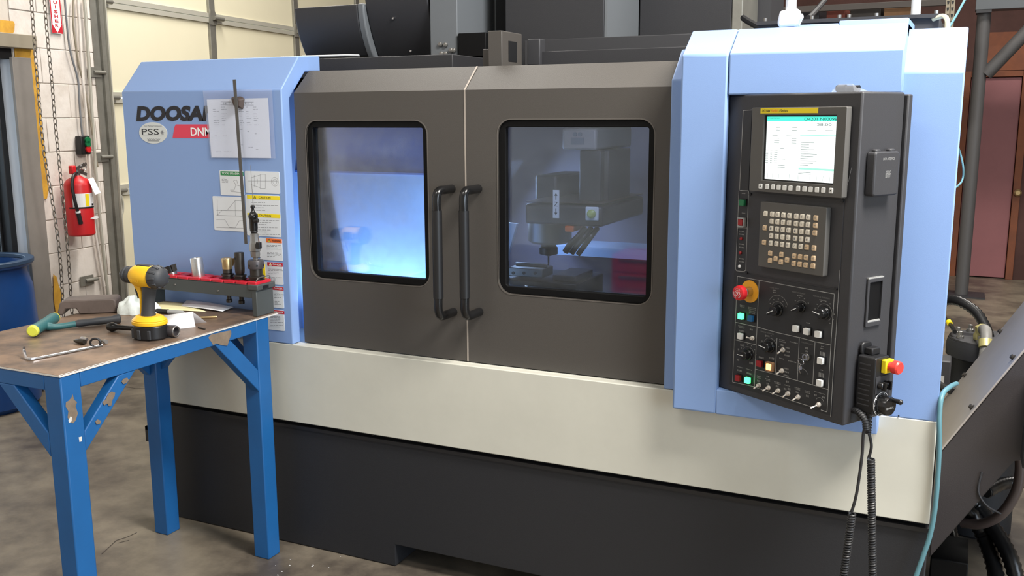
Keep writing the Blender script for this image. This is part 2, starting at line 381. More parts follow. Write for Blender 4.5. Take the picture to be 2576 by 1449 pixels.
# doorway trim
ja, jb = FL.ij(43, 300, .03)[0], FL.ij(94, 300, .03)[0]
S_('trim_3', MB(FL).box(ja, jb-.01, 0, FL.ij(60, 145, .03)[1], .014, .035), 'jamb_gray', bevel=.003)
S_('trim_4', MB(FL).box(ja-.42, jb+.02, FL.ij(60, 122, .05)[1], FL.ij(60, 96, .05)[1]+.02, .014, .06), 'rack_tan', bevel=.004)
S_('trim_5', MB(FL).box(d1b-.012, d1b, 0, dtop-.06, -.08, .012), 'pale_trim')  # bluish white colour paints the daylight falling on this reveal
dr = thing('door_3', FL.p(d1a, 0, -.18), None, None); dr['kind'] = 'structure'
e0 = FL.ij(17, 600, -.2)[0]; e1 = FL.ij(50, 600, -.2)[0]
MB(FL).box(d1b-.05, d1b, 0, dtop-.06, -.19, -.08).box(d1b-.065, d1b-.05, 0, dtop-.06, -.15, -.14).box(d1a-.9, d1b, dtop-.06, dtop, -.19, .0).box(d1a-.9, d1b-.05, 0, .2, -.19, -.1).build('door_frame', 'black', dr, bevel=.003)
MB(FL).box(d1a-.9, d1b-.05, .2, dtop-.06, -.175, -.169).build('pane', 'side_glass', dr)
S_('ground', MB(FL).box(-4, 2, -.1, -.02, -6, -.3), 'outside_ground')

# fire-extinguisher arrow sign
def quadpts(fr, pts, c): return [fr.ij(x, y, c) for x, y in pts]
sg = thing('fire_extinguisher_sign', FL.p(*FL.ij(140, 80), .016), 'white and red vertical arrow sign reading EXTINGUISHER on the block wall', 'sign')
A0, A1 = FL.ij(129, 60, .018)[0], FL.ij(156, 60, .018)[0]; B0 = FL.ij(141, 84, .018)[1]; B1 = B0+.62
MB(FL).box(A0, A1, B0, B1, .016, .019).build('panel', 'white', sg)
am = (A0+A1)/2; w = A1-A0
MB(FL).prism([(A0, B0), (am, B0+.005), (A0+.0, B0+.06)], .019, .0195).prism([(A1, B0), (am, B0+.005), (A1, B0+.06)], .019, .0195).box(A0, A0+.10*w, B0+.055, B1, .019, .0195).box(A1-.1*w, A1, B0+.055, B1, .019, .0195).build('border', 'sign_red', sg)
tm = MB(FL); word = 'EXTINGUISHER'; st_ = (FL.ij(141, 12)[1]-FL.ij(141, 73)[1])/5.0
for i, ch in enumerate(reversed(word)):
    b = B0+.036+i*.0265
    tm.text(ch, am-(.004 if ch == 'I' else .014), am+(.004 if ch == 'I' else .014), b, b+.0185, .0197, .03)
tm.build('lettering', 'sign_red', sg, norm=False)

# push-button box
pb = thing('push_button_station', FL.p(*FL.ij(207, 390), .014), 'black three-button door control box on the block wall', 'switch box')
q = FL.rc(193, 342, 220, 388, .03); MB(FL).box(*q, .014, .06).build('housing', 'black', pb, bevel=.006)
am = (q[0]+q[1])/2+.01
for (py, m) in ((353, 'dull_green'), (363, 'dull_green'), (376, 'red')):
    b = FL.ij(208, py, .06)[1]; MB(FL).cyl((am, b, .06), (am, b, .072), .02).build('button', m, pb, label=('red' if m == 'red' else 'green')+' push button')

# hanging chains (links real, joined)
for nm, pts, lab in (('chain', [(78, -10), (86, 100), (98, 250), (108, 360), (120, 440), (140, 560), (152, 660), (160, 800)], 'left strand of hoist chain hanging before the yellow painted edge'),
                ('chain', [(111, -10), (120, 100), (130, 200), (138, 300), (148, 400), (160, 520), (172, 650), (182, 800)], 'right strand of hoist chain hanging just right of the other, by the extinguisher')):
    fr = Fr((-4.7, 1.7, 0), FL.u, (0, 0, 1)); P = spline([(*fr.ij(x, y), 0) for x, y in pts], 10); P = [fr.p(*p) for p in P]
    L = [0]
    for a, b in zip(P[:-1], P[1:]): L.append(L[-1]+(b-a).length)
    mb = MB(); step = .034; k = 0; s = 0; i = 0
    while s < L[-1]-.01:
        while L[i+1] < s: i += 1
        t = (s-L[i])/(L[i+1]-L[i]); p = P[i].lerp(P[i+1], t); d = (P[i+1]-P[i]).normalized()
        x = FL.u if k % 2 else FL.w
        x = (x-d*x.dot(d)).normalized()
        mb.tube([p + d*.021*math.sin(q) + x*.010*math.cos(q) for q in [2*PI*j/8 for j in range(9)]], .0027, 5); s += step; k += 1
    mb.build(nm, 'chain_metal', None, label=lab, cat='chain', group='hoist chain strands')

# fire extinguisher hanging on the wall
ex = FL.p(*FL.ij(213, 592, .12), .10); fe = thing('fire_extinguisher', ex, 'red dry chemical fire extinguisher hung on the block wall', 'fire extinguisher')
FE = Fr(ex, FL.u, (0, 0, 1)); hgt = (FL.ij(213, 445, .1)[1]-FL.ij(213, 592, .1)[1]); R_ = .078
MB(FE).lathe((0, 0, 0), (0, 1, 0), [(R_*.9, 0), (R_, .01), (R_, hgt*.86), (R_*.93, hgt*.91), (R_*.75, hgt*.96), (R_*.4, hgt), (.02, hgt+.01)], 28).build('tank', 'red', fe)
def cylpatch(fr, R, t0, t1, b0, b1, th=.001, n=14):
    mb = MB(fr); P = [(R*math.sin(t0+(t1-t0)*k/n), R*math.cos(t0+(t1-t0)*k/n)) for k in range(n+1)]
    for (a, c), (e, g) in zip(P[:-1], P[1:]): mb.add([(a, b0, c), (e, b0, g), (e, b1, g), (a, b1, c)], [(0, 1, 2, 3)])
    return mb
cylpatch(FE, R_+.001, -1.3, 1.3, hgt*.50, hgt*.73).build('label_band', 'paper', fe)
cylpatch(FE, R_+.0018, -.35, -.05, hgt*.51, hgt*.72).build('label_stripe', 'sign_yellow', fe)
cylpatch(FE, R_+.0022, -1.6, 1.6, hgt*.475, hgt*.5).build('strap', 'black', fe)
for t0 in (.2, .62): cylpatch(FE, R_+.002, t0, t0+.26, hgt*.515, hgt*.55).build('pictogram', 'ink', fe)
MB(FE).poly([(-.01, hgt*.30), (.04, hgt*.27), (.068, hgt*.30), (.04, hgt*.335)], R_+.003).build('diamond_sticker', 'white', fe)
MB(FE).cyl((0, hgt, 0), (0, hgt+.045, 0), .018).box(-.018, .05, hgt+.03, hgt+.045, -.01, .012).bar((0, hgt+.05, 0), (.085, hgt+.075, 0), .02, .006).bar((.01, hgt+.035, 0), (.08, hgt+.01, 0), .018, .005).build('valve', 'steel', fe)
MB(FE).tube([(.045+.022*math.cos(q), hgt+.06+.022*math.sin(q), .015) for q in [2*PI*k/16 for k in range(17)]], .0025).build('pull_ring', 'chrome', fe)
MB(FE).box(-.055, -.02, hgt+.02, hgt+.07, -.01, .02).build('cap', 'red', fe, bevel=.006)
MB(FE).tube(spline([(-.01, hgt+.025, .01), (-.06, hgt+.01, .03), (-.088, hgt*.86, .04), (-.086, hgt*.6, .05), (-.07, hgt*.42, .05)], 8), .01).tube([(-.07, hgt*.42, .05), (-.06, hgt*.22, .055)], .013, 10).build('hose', 'black', fe)
MB(FE).cyl((-.071, hgt*.44, .05), (-.069, hgt*.41, .05), .0145).build('hose_clip', 'white', fe)
MB(FE).add([(.0, hgt*.97, .08), (.055, hgt*.99, .07), (.075, hgt*.72, .1), (.02, hgt*.70, .105)], [(0, 1, 2, 3)]).build('tag', 'paper', fe)

# blue barrel
bc = atz(-20, 1052, 0) ; bc = V((bc.x-.22, bc.y+.14, 0))
ba = thing('barrel', bc, 'open blue plastic drum on the floor below the side doorway', 'barrel')
MB(Fr(bc)).lathe((0, 0, 0), (0, 0, 1), [(.24, 0), (.275, .03), (.29, .15), (.295, .45), (.285, .68), (.262, .76), (.262, .79), (.29, .80), (.30, .815), (.295, .832), (.265, .832), (.25, .76), (.27, .5), (.26, .1)], 40).build('shell', 'barrel_blue', ba)
MB(Fr(bc)).ring(circ(0, 0, .302, 40), circ(0, 0, .255, 40), .812, .836).build('rim', M('rim_blue', (44, 66, 92), .5), ba, bevel=.004)

# ------------------------------------------------------------------ the machining centre
mc = thing('machining_center', (-1.45, 1.0, 0), 'large blue, cream and black vertical machining center with two sliding doors', 'machine')
XL, XR = -2.893, 0.0
P_ = lambda nm, mb, mat, **k: mb.build(nm, mat, mc, **k)
# black base with levelling cut-outs, groove and cream skirt
bb = MB(FM); bb.prism([(XL+.02, .002), (-1.735, .002), (-1.735, .085), (-.55, .085), (-.55, .002), (XR, .002), (XR, .47), (XL+.02, .47)], -.5, -.012).box(XL+.02, XR, .085, .47, -2.0, -.49).box(XL+.02, -1.9, .002, .085, -2.0, -1.5).box(-.6, XR, .002, .085, -2.0, -1.5)
P_('base', bb, 'base_black', bevel=.004)
P_('base_lip', MB(FM).box(XL+.02, XR+.004, .466, .478, -1.9, -.004).box(XL+.01, XR, .478, .492, -1.9, -.03), 'black')
bk = MB(FM); bk.box(XL-.075, XL+.02, .33, .345, -.12, -.06).box(XL-.075, XL-.055, .28, .345, -.12, -.06).box(XL-.02, XL+.02, .26, .36, -.13, -.05)
P_('base_bracket', bk, 'base_black')
P_('base_bracket', MB(FM).prism([(XL-.055, .50-.05), (XL+.02, .47), (XL+.02, .36)], -.12, -.06), 'base_black')
P_('skirt', MB(FM).box(XL+.015, XR, .492, .7865, -.03, 0.0).box(XL+.015, XL+.045, .492, .7865, -1.9, -.03).box(XR-.03, XR, .492, .7865, -1.9, -.03).box(XL+.03, XR-.02, .74, .7865, -1.9, -.03), 'cream', bevel=.003)
# left blue cover
prof = [(0, .7875), (0, 1.695), (.105, 1.812), (.23, 1.818), (.23, 1.764), (.14, 1.76), (.045, 1.665), (.045, .7875)]
P_('left_cover', MB(FX).prism(prof, XL, -2.141).prism([(.04, .7875), (.04, 1.69), (.13, 1.79), (.9, 1.80), (.9, .7875)], XL, XL+.02).prism([(.14, 1.764), (.14, 1.812), (.9, 1.82), (.9, 1.764)], XL, -2.6), 'blue', bevel=.004)
# right side covers
P_('right_cover', MB(FX).prism([(0, .785), (0, 1.706), (.10, 1.823), (.9, 1.83), (.9, .785)], -.150, XR), 'blue', bevel=.004)
P_('right_cover_inner', MB(FX).prism([(0, .7875), (0, 1.70), (.1, 1.79), (.4, 1.79), (.4, .7875)], -.757, -.60), 'blue', bevel=.004)
hp = [(-.06, 1.654), (-.06, 1.763), (.045, 1.836), (.36, 1.842), (.36, 1.70), (-.01, 1.654)]
P_('column_cover', MB(FX).prism([(-.06, .748), (-.06, 1.763), (.045, 1.836), (.1, 1.838), (.1, .748)], -.713, -.5835), 'blue', bevel=.006)
P_('hood', MB(FX).prism(hp, -.5815, -.142), 'blue', bevel=.004)
P_('hood_cap', MB(FX).prism([(.03, 1.80), (.05, 1.848), (.36, 1.856), (.36, 1.80)], -.315, -.142).prism([(.03, 1.80), (.05, 1.8415), (.36, 1.85), (.36, 1.80)], -.42, -.315), 'blue', bevel=.003)
P_('sill_cover', MB(FM).box(-.585, -.146, .748, .822, -.02, .06).box(-.585, -.14, .82, 1.66, -.04, -.012), 'blue', bevel=.004)
# dark frame and roof
P_('body', MB(FM).box(XL+.03, XR-.03, .7, 1.74, -2.0, -1.3).box(XL+.05, -2.32, .75, 1.74, -1.3, -.28).box(-.55, XR-.03, .75, 1.74, -1.3, -.12), 'frame_dark')
dz = .0
# roof boxes behind the doors
rf = MB(FM)
a, b = at(800, 152, .34), at(1138, 136, .34)
rf.box(-2.5, b.x, 1.74, b.z, -1.3, -.34)
P_('roof_box', rf, 'cover_dark', bevel=.003)
P_('roof', MB(FM).box(b.x, -.6, 1.70, 1.742, -1.3, -.16).box(-2.3, b.x, 1.70, 1.742, -.34, -.16), 'frame_dark')
c0, c1 = at(1345, 130, .42), at(1700, 130, .42)
P_('roof_rail', MB(FM).box(c0.x, c1.x+.3, 1.74, at(1345, 130, .42).z, -.6, -.42), 'cover_dark', bevel=.003)
c0 = at(1350, 107, .6); P_('roof_rail', MB(FM).box(c0.x-.05, -.3, 1.74, c0.z+.01, -1.2, -.6), 'cover_gray' if False else 'frame_dark', bevel=.003)

# door_brown sliding doors with windows
DW = -.04        # door face offset
def door(name, x0, x1, win, lab=None):
    zc, yo = 1.683, .04
    fa = Fr((0, 0, 0), (1, 0, 0), (0, 0, 1))
    w = FM.rc(*win, DW); R_ = .045
    outer = rrect(x0, x1, .790, zc, .002); inner = rrect(*w, R_)
    mb = MB(FM).ring(outer, inner, DW-.035, DW)
    mb.add([(x0, zc, DW), (x1, zc, DW), (x1, 1.760, DW-.09), (x0, 1.760, DW-.09), (x0, zc, DW-.03), (x1, zc, DW-.03), (x1, 1.745, DW-.11), (x0, 1.745, DW-.11)],
           [(0, 1, 2, 3), (5, 4, 7, 6), (3, 2, 6, 7), (0, 3, 7, 4), (1, 5, 6, 2), (0, 4, 5, 1)])
    d = mb.build(name, 'door_brown', mc, label=lab)
    return d, w
sx = -1.4445
dL, wL = door('door', -2.118, sx-.002, (768, 304, 1081, 722))
dR, wR = door('door', sx+.002, -.745, (1252, 301, 1637, 768))
dR['label'] = 'right dark brown door with clear view of the spindle'; dL['label'] = 'left dark brown door, window lit pale blue'
def gasket(w, par, glass, gw=(.024, .019, .024, .023)):
    outer = rrect(*w, .045); inner = rrect(w[0]+gw[0], w[1]-gw[1], w[2]+gw[2], w[3]-gw[3], .007)
    MB(FM).ring(outer, inner, DW-.028, DW-.006).build('window_gasket', 'rubber', par, bevel=.002)
    MB(FM).prism(inner, DW-.030, DW-.022).build('window_pane', glass, par)
    e = rrect(w[0]-.0035, w[1]+.0035, w[2]-.0035, w[3]+.0035, .048)
    MB(FM).ring(e, outer, DW-.004, DW+.001).build('window_trim', M('trim_brown', (92, 87, 82), .4), par)
gasket(wL, dL, 'window_glass'); gasket(wR, dR, 'clear_glass')
P_('door_seam', MB(FM).box(sx-.0025, sx+.0025, .79, 1.683, DW-.03, DW+.001).add([(sx-.003, 1.683, DW+.001), (sx+.003, 1.683, DW+.001), (sx+.003, 1.761, DW-.089), (sx-.003, 1.761, DW-.089)], [(0, 1, 2, 3)]), M('seam_highlight', (158, 148, 138), .5))  # pale strip paints the highlight along the seam between the doors
def handle(px, par):
    so = .095
    x, zt = FM.ij(px, 484, DW+so); zb = FM.ij(px+5, 794, DW+so)[1]
    # standoffs run back to the door at right, grip bar in front
    p = MB(FM).tube(spline([(x+.004, zt+.005, DW), (x+.004, zt+.005, DW+so*.5), (x+.002, zt+.003, DW+so*.86), (x, zt-.018, DW+so), (x, zt-.06, DW+so)], 8), .0145, 12)
    p.build('handle_mount', 'gloss_black', par)
    MB(FM).tube(spline([(x, zb+.06, DW+so), (x, zb+.018, DW+so), (x+.002, zb-.003, DW+so*.86), (x+.004, zb-.005, DW+so*.5), (x+.004, zb-.005, DW)], 8), .0145, 12).build('handle_mount', 'gloss_black', par)
    MB(FM).cyl((x, zb+.058, DW+so), (x, zt-.058, DW+so), .0165, n=18).build('grip', 'black', par)

handle(1098, dL); handle(1166, dR)

# working chamber
ch = MB(FM); ch.box(-2.3, -.62, .74, .78, -1.3, -.09).box(-2.32, -2.28, .75, 1.72, -1.3, -.14).box(-.64, -.6, .75, 1.74, -1.3, -.14).box(-2.3, -.62, 1.70, 1.74, -1.3, -.16)
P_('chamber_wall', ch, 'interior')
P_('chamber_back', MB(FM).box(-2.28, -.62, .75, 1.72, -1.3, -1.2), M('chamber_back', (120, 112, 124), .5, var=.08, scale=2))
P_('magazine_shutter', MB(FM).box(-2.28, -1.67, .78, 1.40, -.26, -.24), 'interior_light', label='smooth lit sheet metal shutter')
P_('magazine_shutter_rail', MB(FM).box(-2.28, -1.67, 1.40, 1.70, -.275, -.25).box(-2.28, -1.67, 1.395, 1.402, -.26, -.235), M('shutter_blue', (88, 124, 190), .5))
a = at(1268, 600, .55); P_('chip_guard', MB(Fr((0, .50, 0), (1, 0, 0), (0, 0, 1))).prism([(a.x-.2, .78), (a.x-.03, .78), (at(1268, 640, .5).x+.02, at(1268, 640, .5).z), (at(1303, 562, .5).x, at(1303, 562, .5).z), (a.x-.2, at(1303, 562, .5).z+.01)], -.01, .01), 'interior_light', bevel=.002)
YS = .55
FS_ = Fr((0, YS, 0), (1, 0, 0), (0, 0, 1))
def sbox(x0, y0, x1, y1, c0=-.12, c1=.0): q = FS_.rc(x0, y0, x1, y1, c1); return (*q, c0, c1)
P_('spindle_head', MB(FS_).box(*sbox(1320, 512, 1515, 572, -.5, 0)).box(*sbox(1345, 440, 1400, 515, -.5, -.2)), 'head_dark', bevel=.01)
P_('spindle_head_highlight', MB(FS_).box(*sbox(1322, 506, 1515, 514, -.5, .0)), 'head_highlight', bevel=.004)  # brownish strip paints the highlight along the head's upper edge
P_('telescopic_cover', MB(FS_).box(*sbox(1458, 378, 1510, 508, -.4, -.1)).box(*sbox(1512, 378, 1530, 508, -.4, -.14)), 'head_dark', bevel=.004)
P_('reflected_unit', MB(FS_).box(*sbox(1413, 322, 1500, 378, -.5, -.08)), M('reflection_gray', (150, 144, 140), .5), bevel=.01)  # solid box stands for a wall unit reflected in the window
P_('reflected_unit_mark', MB(FS_).box(*sbox(1436, 346, 1468, 364, -.08, -.078)), 'ink_gray')  # marks on the reflected unit, modelled behind the glass
P_('reflected_unit_mark', MB(FS_).cyl((FS_.ij(1444, 338, -.07)[0], FS_.ij(1444, 338, -.07)[1], -.08), (FS_.ij(1444, 338, -.07)[0], FS_.ij(1444, 338, -.07)[1], -.076), .008).cyl((FS_.ij(1457, 338, -.07)[0], FS_.ij(1457, 338, -.07)[1], -.08), (FS_.ij(1457, 338, -.07)[0], FS_.ij(1457, 338, -.07)[1], -.076), .008), 'ink_gray')
q = FS_.rc(1391, 478, 1406, 549, .004); zl = P_('axis_plate', MB(FS_).box(*q, 0, .004), 'white')
am = (q[0]+q[1])/2; hh = q[3]-q[2]
am_ = am; MB(FS_).text('Z', am-.008, am+.008, q[2]+hh*.42, q[2]+hh*.58, .0045).box(am-.0015, am+.0015, q[2]+hh*.66, q[2]+hh*.82, .004, .005).prism([(am-.006, q[2]+hh*.8), (am+.006, q[2]+hh*.8), (am, q[2]+hh*.9)], .004, .005).box(am-.0015, am+.0015, q[2]+hh*.18, q[2]+hh*.34, .004, .005).prism([(am-.006, q[2]+hh*.2), (am+.006, q[2]+hh*.2), (am, q[2]+hh*.1)], .004, .005).build('axis_lettering', 'ink', zl)
q = FS_.rc(1472, 520, 1505, 556, .01); bx = P_('sensor_plate', MB(FS_).box(*q, 0, .01), 'white_plastic', bevel=.004)
MB(FS_).lathe(((q[0]+q[1])/2, (q[2]+q[3])/2, .01), (0, 0, 1), [(.016, 0), (.016, .008), (.011, .012), (.008, .014)], 20).build('sight_glass', M('sight', (190, 200, 120), .3), bx)
a, b = FS_.ij(1352, 570, 0); a2, b2 = FS_.ij(1375, 585, 0)
sp = MB(FS_).lathe((a, b+.01, -.12), (0, -1, 0), [(.085, 0), (.085, .075), (.07, .085)], 32); P_('spindle_housing', sp, 'steel')
a, b = FS_.ij(1375, 585, -.1); zz = FS_.ij(1375, 645, -.1)[1]
P_('spindle', MB(FS_).lathe((a, b+.02, -.12), (0, -1, 0), [(.038, 0), (.038, .035), (.042, .037), (.042, .05), (.03, .055), (.03, .075), (.036, .08), (.036, .105), (.012, .112), (.0035, .115), (.003, .15), (.0, .155)], 24), 'dark_steel')
for k in range(3):
    x = 1440+k*16; P_('coolant_nozzle', MB().tube(spline([at(x+30, 575, YS+.05), at(x+15, 595, YS), at(x-3, 612+k*4, YS), at(x-18, 634+k*3, YS)], 6), .012-.001*k, 10), 'dark_steel')
P_('warning_lamp', MB(FS_).box(*sbox(1420, 568, 1442, 584, -.1, 0)), 'sign_orange', bevel=.004)
# table inside
P_('work_table', MB(FM).box(-2.0, -.75, .80, .86, -1.0, -.35).box(-1.8, -.9, .78, .80, -.95, -.40), M('table_cast', (92, 96, 104), .4, .5), bevel=.003)
P_('table_slot', MB(FM).box(-2.0, -.75, .8595, .862, -.55, -.53).box(-2.0, -.75, .8595, .862, -.75, -.73).box(-2.0, -.75, .8595, .862, -.93, -.91), 'black')
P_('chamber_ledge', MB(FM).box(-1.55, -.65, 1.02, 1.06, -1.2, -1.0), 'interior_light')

# vise on the table
FV = Fr((0, .42, 0), (1, 0, 0), (0, 0, 1))
q = FV.rc(1278, 672, 1365, 700, 0)
vs = thing('machine_vise', (q[0]+.1, .5, .862), 'steel machine vise on the work table behind the right window', 'vise')
MB(FV).box(q[0]-.02, q[1]+.14, .862, q[2]-.01, -.26, .02).build('vise_body', 'dark_steel', vs, bevel=.004)
jw = MB(FV).box(q[0], q[1], q[2], q[3], -.10, 0).box(q[0]+.005, q[1]-.005, q[3], q[3]+.012, -.06, -.05).build('fixed_jaw', 'steel', vs, bevel=.003)
for x in (1291, 1318, 1346):
    a, b = FV.ij(x, 687, 0); MB(FV).cyl((a, b, 0), (a, b, .0015), .006).build('jaw_bolt', 'black', jw)
MB(FV).box(q[1]+.03, q[1]+.12, q[2]-.01, q[3]-.02, -.2, -.02).build('moving_jaw', 'head_dark', vs, bevel=.003)
MB(FV).box(q[0]+.04, q[0]+.16, .875, .89, .02, .10).build('vise_handle', 'alu', vs, bevel=.003)

# ---- lettering and stickers on the left cover
def logo(t, x0, y0, x1, y1, mat, fr, par, c, bold=0, shear=0, name='lettering'):
    q = fr.rc(x0, y0, x1, y1, c); MB(fr).text(t, *q, c, bold, shear).build(name, mat, par, norm=False)
logo('DOOSAN', 340, 267, 552, 304.5, 'ink', FM, mc, .0012, .055, .22)
q = FM.rc(432, 313, 600, 348, .001)
P_('model_stripe', MB(FM).prism([(q[0]+.0, q[2]), (q[1], q[2]), (q[1], q[3]), (q[0]+.02, q[3]), (q[0]+.012, q[3]-.01)], 0, .001), 'pink_red')
logo('DNM', 479, 321, 532, 342, 'white', FM, mc, .0016, .02)
ca, cb = FM.ij(385.5, 334.5); ra = FM.ij(421, 334)[0]-ca; rb = cb-FM.ij(385, 361.5)[1]
el = P_('dealer_sticker', MB(FM).prism(circ(ca, cb, ra, 40, ry=rb), 0, .001), 'sticker')
def sub(t, x0, y0, x1, y1, mat, par, fr=FM, c=.0014, bold=0, shear=0): logo(t, x0, y0, x1, y1, mat, fr, par, c, bold, shear, 'print')
sub('PSS', 356, 324, 400, 339, 'ink', el)
s_ = MB(FM); a, b = FM.ij(409, 333)
for k in range(8): s_.line([(a+.004*math.cos(k*PI/4), b+.004*math.sin(k*PI/4)), (a+.009*math.cos(k*PI/4), b+.009*math.sin(k*PI/4))], .0012, .0012)
s_.prism(circ(a, b, .004, 10), .001, .0016)
s_.text('Your Machine Tool Source', *FM.rc(362, 315, 407, 318.5, .001), .0014).text('www', *FM.rc(370, 349, 404, 352, .001), .0014).box(*FM.rc(372, 353.5, 401, 355.5), .001, .0014).box(*FM.rc(358, 341.5, 414, 342.6), .001, .0014)
s_.build('print', 'ink_gray', el, norm=False)
def txtlines(mb, fr, x0, y0, x1, y1, n, slope=0, c=.0014, h=1.0, seed=0):
    rr = random.Random(seed); 
    for k in range(n):
        y = y0+(y1-y0)*(k+.5)/n; x = x0
        xe = x1-(x1-x0)*rr.choice((0, .08, .3, .5))
        while x < xe-2:
            w = rr.uniform(3, 9); e = min(x+w, xe)
            a0, b0 = fr.ij(x, y+slope*(x-x0), c); a1, b1 = fr.ij(e, y+slope*(e-x0), c); t = abs(fr.ij(x, y+h, c)[1]-fr.ij(x, y, c)[1])
            mb.add([(a0, b0-t/2, c), (a1, b1-t/2, c), (a1, b1+t/2, c), (a0, b0+t/2, c)], [(0, 1, 2, 3)]); x = e+rr.uniform(1, 2.2)
def sticker(x0, y0, x1, y1, heads=(), body=(), extra=None, label=None):
    q = FM.rc(x0, y0, x1, y1); s = MB(FM).prism(rrect(*q, .004, 3), 0, .0012).build('sticker', 'pale_sticker', mc, label=label)
    for (hx0, hy0, hx1, hy1, m, t, tm) in heads:
        q = FM.rc(hx0, hy0, hx1, hy1); MB(FM).box(*q, .0012, .0016).build('header', m, s)
        w = q[1]-q[0]; h = q[3]-q[2]; tri = t in ('CAUTION', 'WARNING', 'DANGER')
        z = MB(FM).text(t, q[0]+(w*.36 if tri else w*.06), q[1]-w*.06 if not t == 'CAUTION' else q[1]-w*.28, q[2]+h*.24, q[3]-h*.24, .0019, .01)
        if tri:
            tx = q[0]+w*(.24 if t == 'CAUTION' else .2)
            if t != 'CAUTION': MB(FM).prism([(tx-h*.4, q[2]+h*.12), (tx+h*.4, q[2]+h*.12), (tx, q[3]-h*.1)], .0016, .0018).build('triangle', 'sign_yellow', s)
            z.line([(tx-h*.4, q[2]+h*.15), (tx+h*.4, q[2]+h*.15), (tx, q[3]-h*.12), (tx-h*.4, q[2]+h*.15)], h*.09, .0018, .0002).box(tx-h*.04, tx+h*.04, q[2]+h*.28, q[2]+h*.6, .0018, .002)
        z.build('print', tm, s, norm=False)
    mb = MB(FM)
    for i, (bx0, by0, bx1, by1, n) in enumerate(body): txtlines(mb, FM, bx0, by0, bx1, by1, n, .02, seed=int(by0)+i)
    if extra: extra(mb)
    if mb.v: mb.build('print', 'ink_gray', s, norm=False)
    return s
def drawing(mb):
    for pts in ([(625, 455), (700, 455)], [(640, 440), (640, 470)], [(655, 438), (668, 438), (668, 474), (655, 474), (655, 438)], [(632, 447), (655, 440)], [(632, 464), (655, 472)], [(648, 450), (648, 462)]):
        mb.line([FM.ij(*p) for p in pts], .0008, .0012, .0003)
    a, b = FM.ij(692, 457); mb.ring(circ(a, b, .016, 20), circ(a, b, .0152, 20), .0012, .0015); mb.ring(circ(a, b, .009, 20), circ(a, b, .0084, 20), .0012, .0015)
sticker(616, 430, 705, 488, extra=drawing)
def seat(mb):
    for pts in ([(588, 455), (594, 465), (590, 478), (580, 478)], [(594, 465), (604, 468)], [(582, 482), (612, 484)], [(588, 455), (596, 452), (600, 466)]): mb.line([FM.ij(*p) for p in pts], .0009, .0012, .0003)
sticker(552.5, 428, 615, 493, [(555, 430.5, 613, 442.5, 'sign_green', 'TOOL LOADING', 'white')], [(558, 446, 576, 460, 4)], seat)
def graph(mb):
    for pts in ([(548, 541), (559, 529), (572, 529), (592, 505), (610, 505)], [(545, 541), (612, 544)], [(547, 500), (548, 541)], [(545, 552), (566, 552), (578, 572), (592, 573), (603, 555), (612, 555)], [(545, 572), (612, 574)], [(545, 529), (612, 530)], [(592, 503), (593, 543)]):
        mb.line([FM.ij(*p) for p in pts], .0009, .0012, .0003)
sticker(535, 493, 616, 583, (), [(541, 494.5, 563, 496, 1)], graph)
sticker(617, 489, 708, 597, [(622, 490.5, 705, 503.5, 'sign_yellow', 'CAUTION', 'ink'), (623, 535.5, 706, 549, 'sign_yellow', 'CAUTION', 'ink')], [(632, 506, 702, 532, 4), (636, 551, 704, 567, 3), (636, 569, 704, 592, 4)])
sticker(652, 597.5, 712, 657, [(670, 599, 710, 612, 'sign_orange', 'WARNING', 'ink')], [(671, 615, 710, 628, 4), (672, 634, 710, 646, 4)])
sticker(655, 657.5, 713.5, 717, [(673, 659, 712, 671, 'sign_red', 'DANGER', 'white')], [(675, 675, 712, 690, 4), (675, 696, 712, 710, 4)])
sticker(670, 718, 715, 776, [(676, 719.5, 714, 731, 'sign_red', 'DANGER', 'white')], [(690, 735, 714, 750, 4), (691, 756, 714, 768, 3)])
sticker(672, 777, 717, 833, [(678, 778.5, 716, 790.5, 'sign_red', 'DANGER', 'white')], [(680, 794, 715, 812, 5), (680, 816, 714, 824, 2)])
q = FM.rc(650, 664, 668, 702, .002); P_('yellow_tag', MB(FM).box(*q, .0012, .002), 'sign_yellow')

# ---- tool magazine and column covers on the roof
YM = .62; FG = Fr((0, YM, 0), (1, 0, 0), (0, 0, 1))
def curved(x0, x1, ytop, ybot, bulge, depth, mat, name, yb=YM, n=10, zx=1.0):
    fr = Fr((0, yb, 0), (1, 0, 0), (0, 0, 1)); a0 = fr.ij(x0, ybot)[0]; a1 = fr.ij(x1, ybot)[0]; zb = fr.ij((x0+x1)/2, ybot)[1]; zt = fr.ij((x0+x1)/2, ytop)[1]+zx
    P = [(yb+bulge*(1-k/n)**2, zb+(zt-zb)*k/n) for k in range(n+1)]
    prof = P+[(yb+depth, zt), (yb+depth, zb)]
    return P_(name, MB(FX).prism(prof, a0, a1), mat, bevel=.006)
curved(745, 902, 15, 141, .07, .42, 'cover_dark', 'magazine_cover', YM, zx=0)
curved(902, 918, 8, 143, .07, .42, 'cover_gray', 'magazine_edge', YM, zx=0)  # lit right side strip, light put into the gray
curved(918, 1075, 10, 139, .10, .45, 'cover_dark', 'magazine_cover', YM, zx=.12)
sc = MB(FG)
for x, y in ((997, 48), (929, 127), (1021, 127)):
    a, b = FG.ij(x, y, -.05); sc.lathe((a, b, -.03 if y < 100 else -.092), (0, 0, 1), [(.006, 0), (.006, .006), (.003, .008)], 10)
P_('cover_screw', sc, 'chrome', kind='stuff')
P_('seal_strip', MB().tube([at(760, 142, .5), at(820, 140.5, .5), at(870, 139, .5), at(903, 139.5, .5)], .004), 'white_plastic')
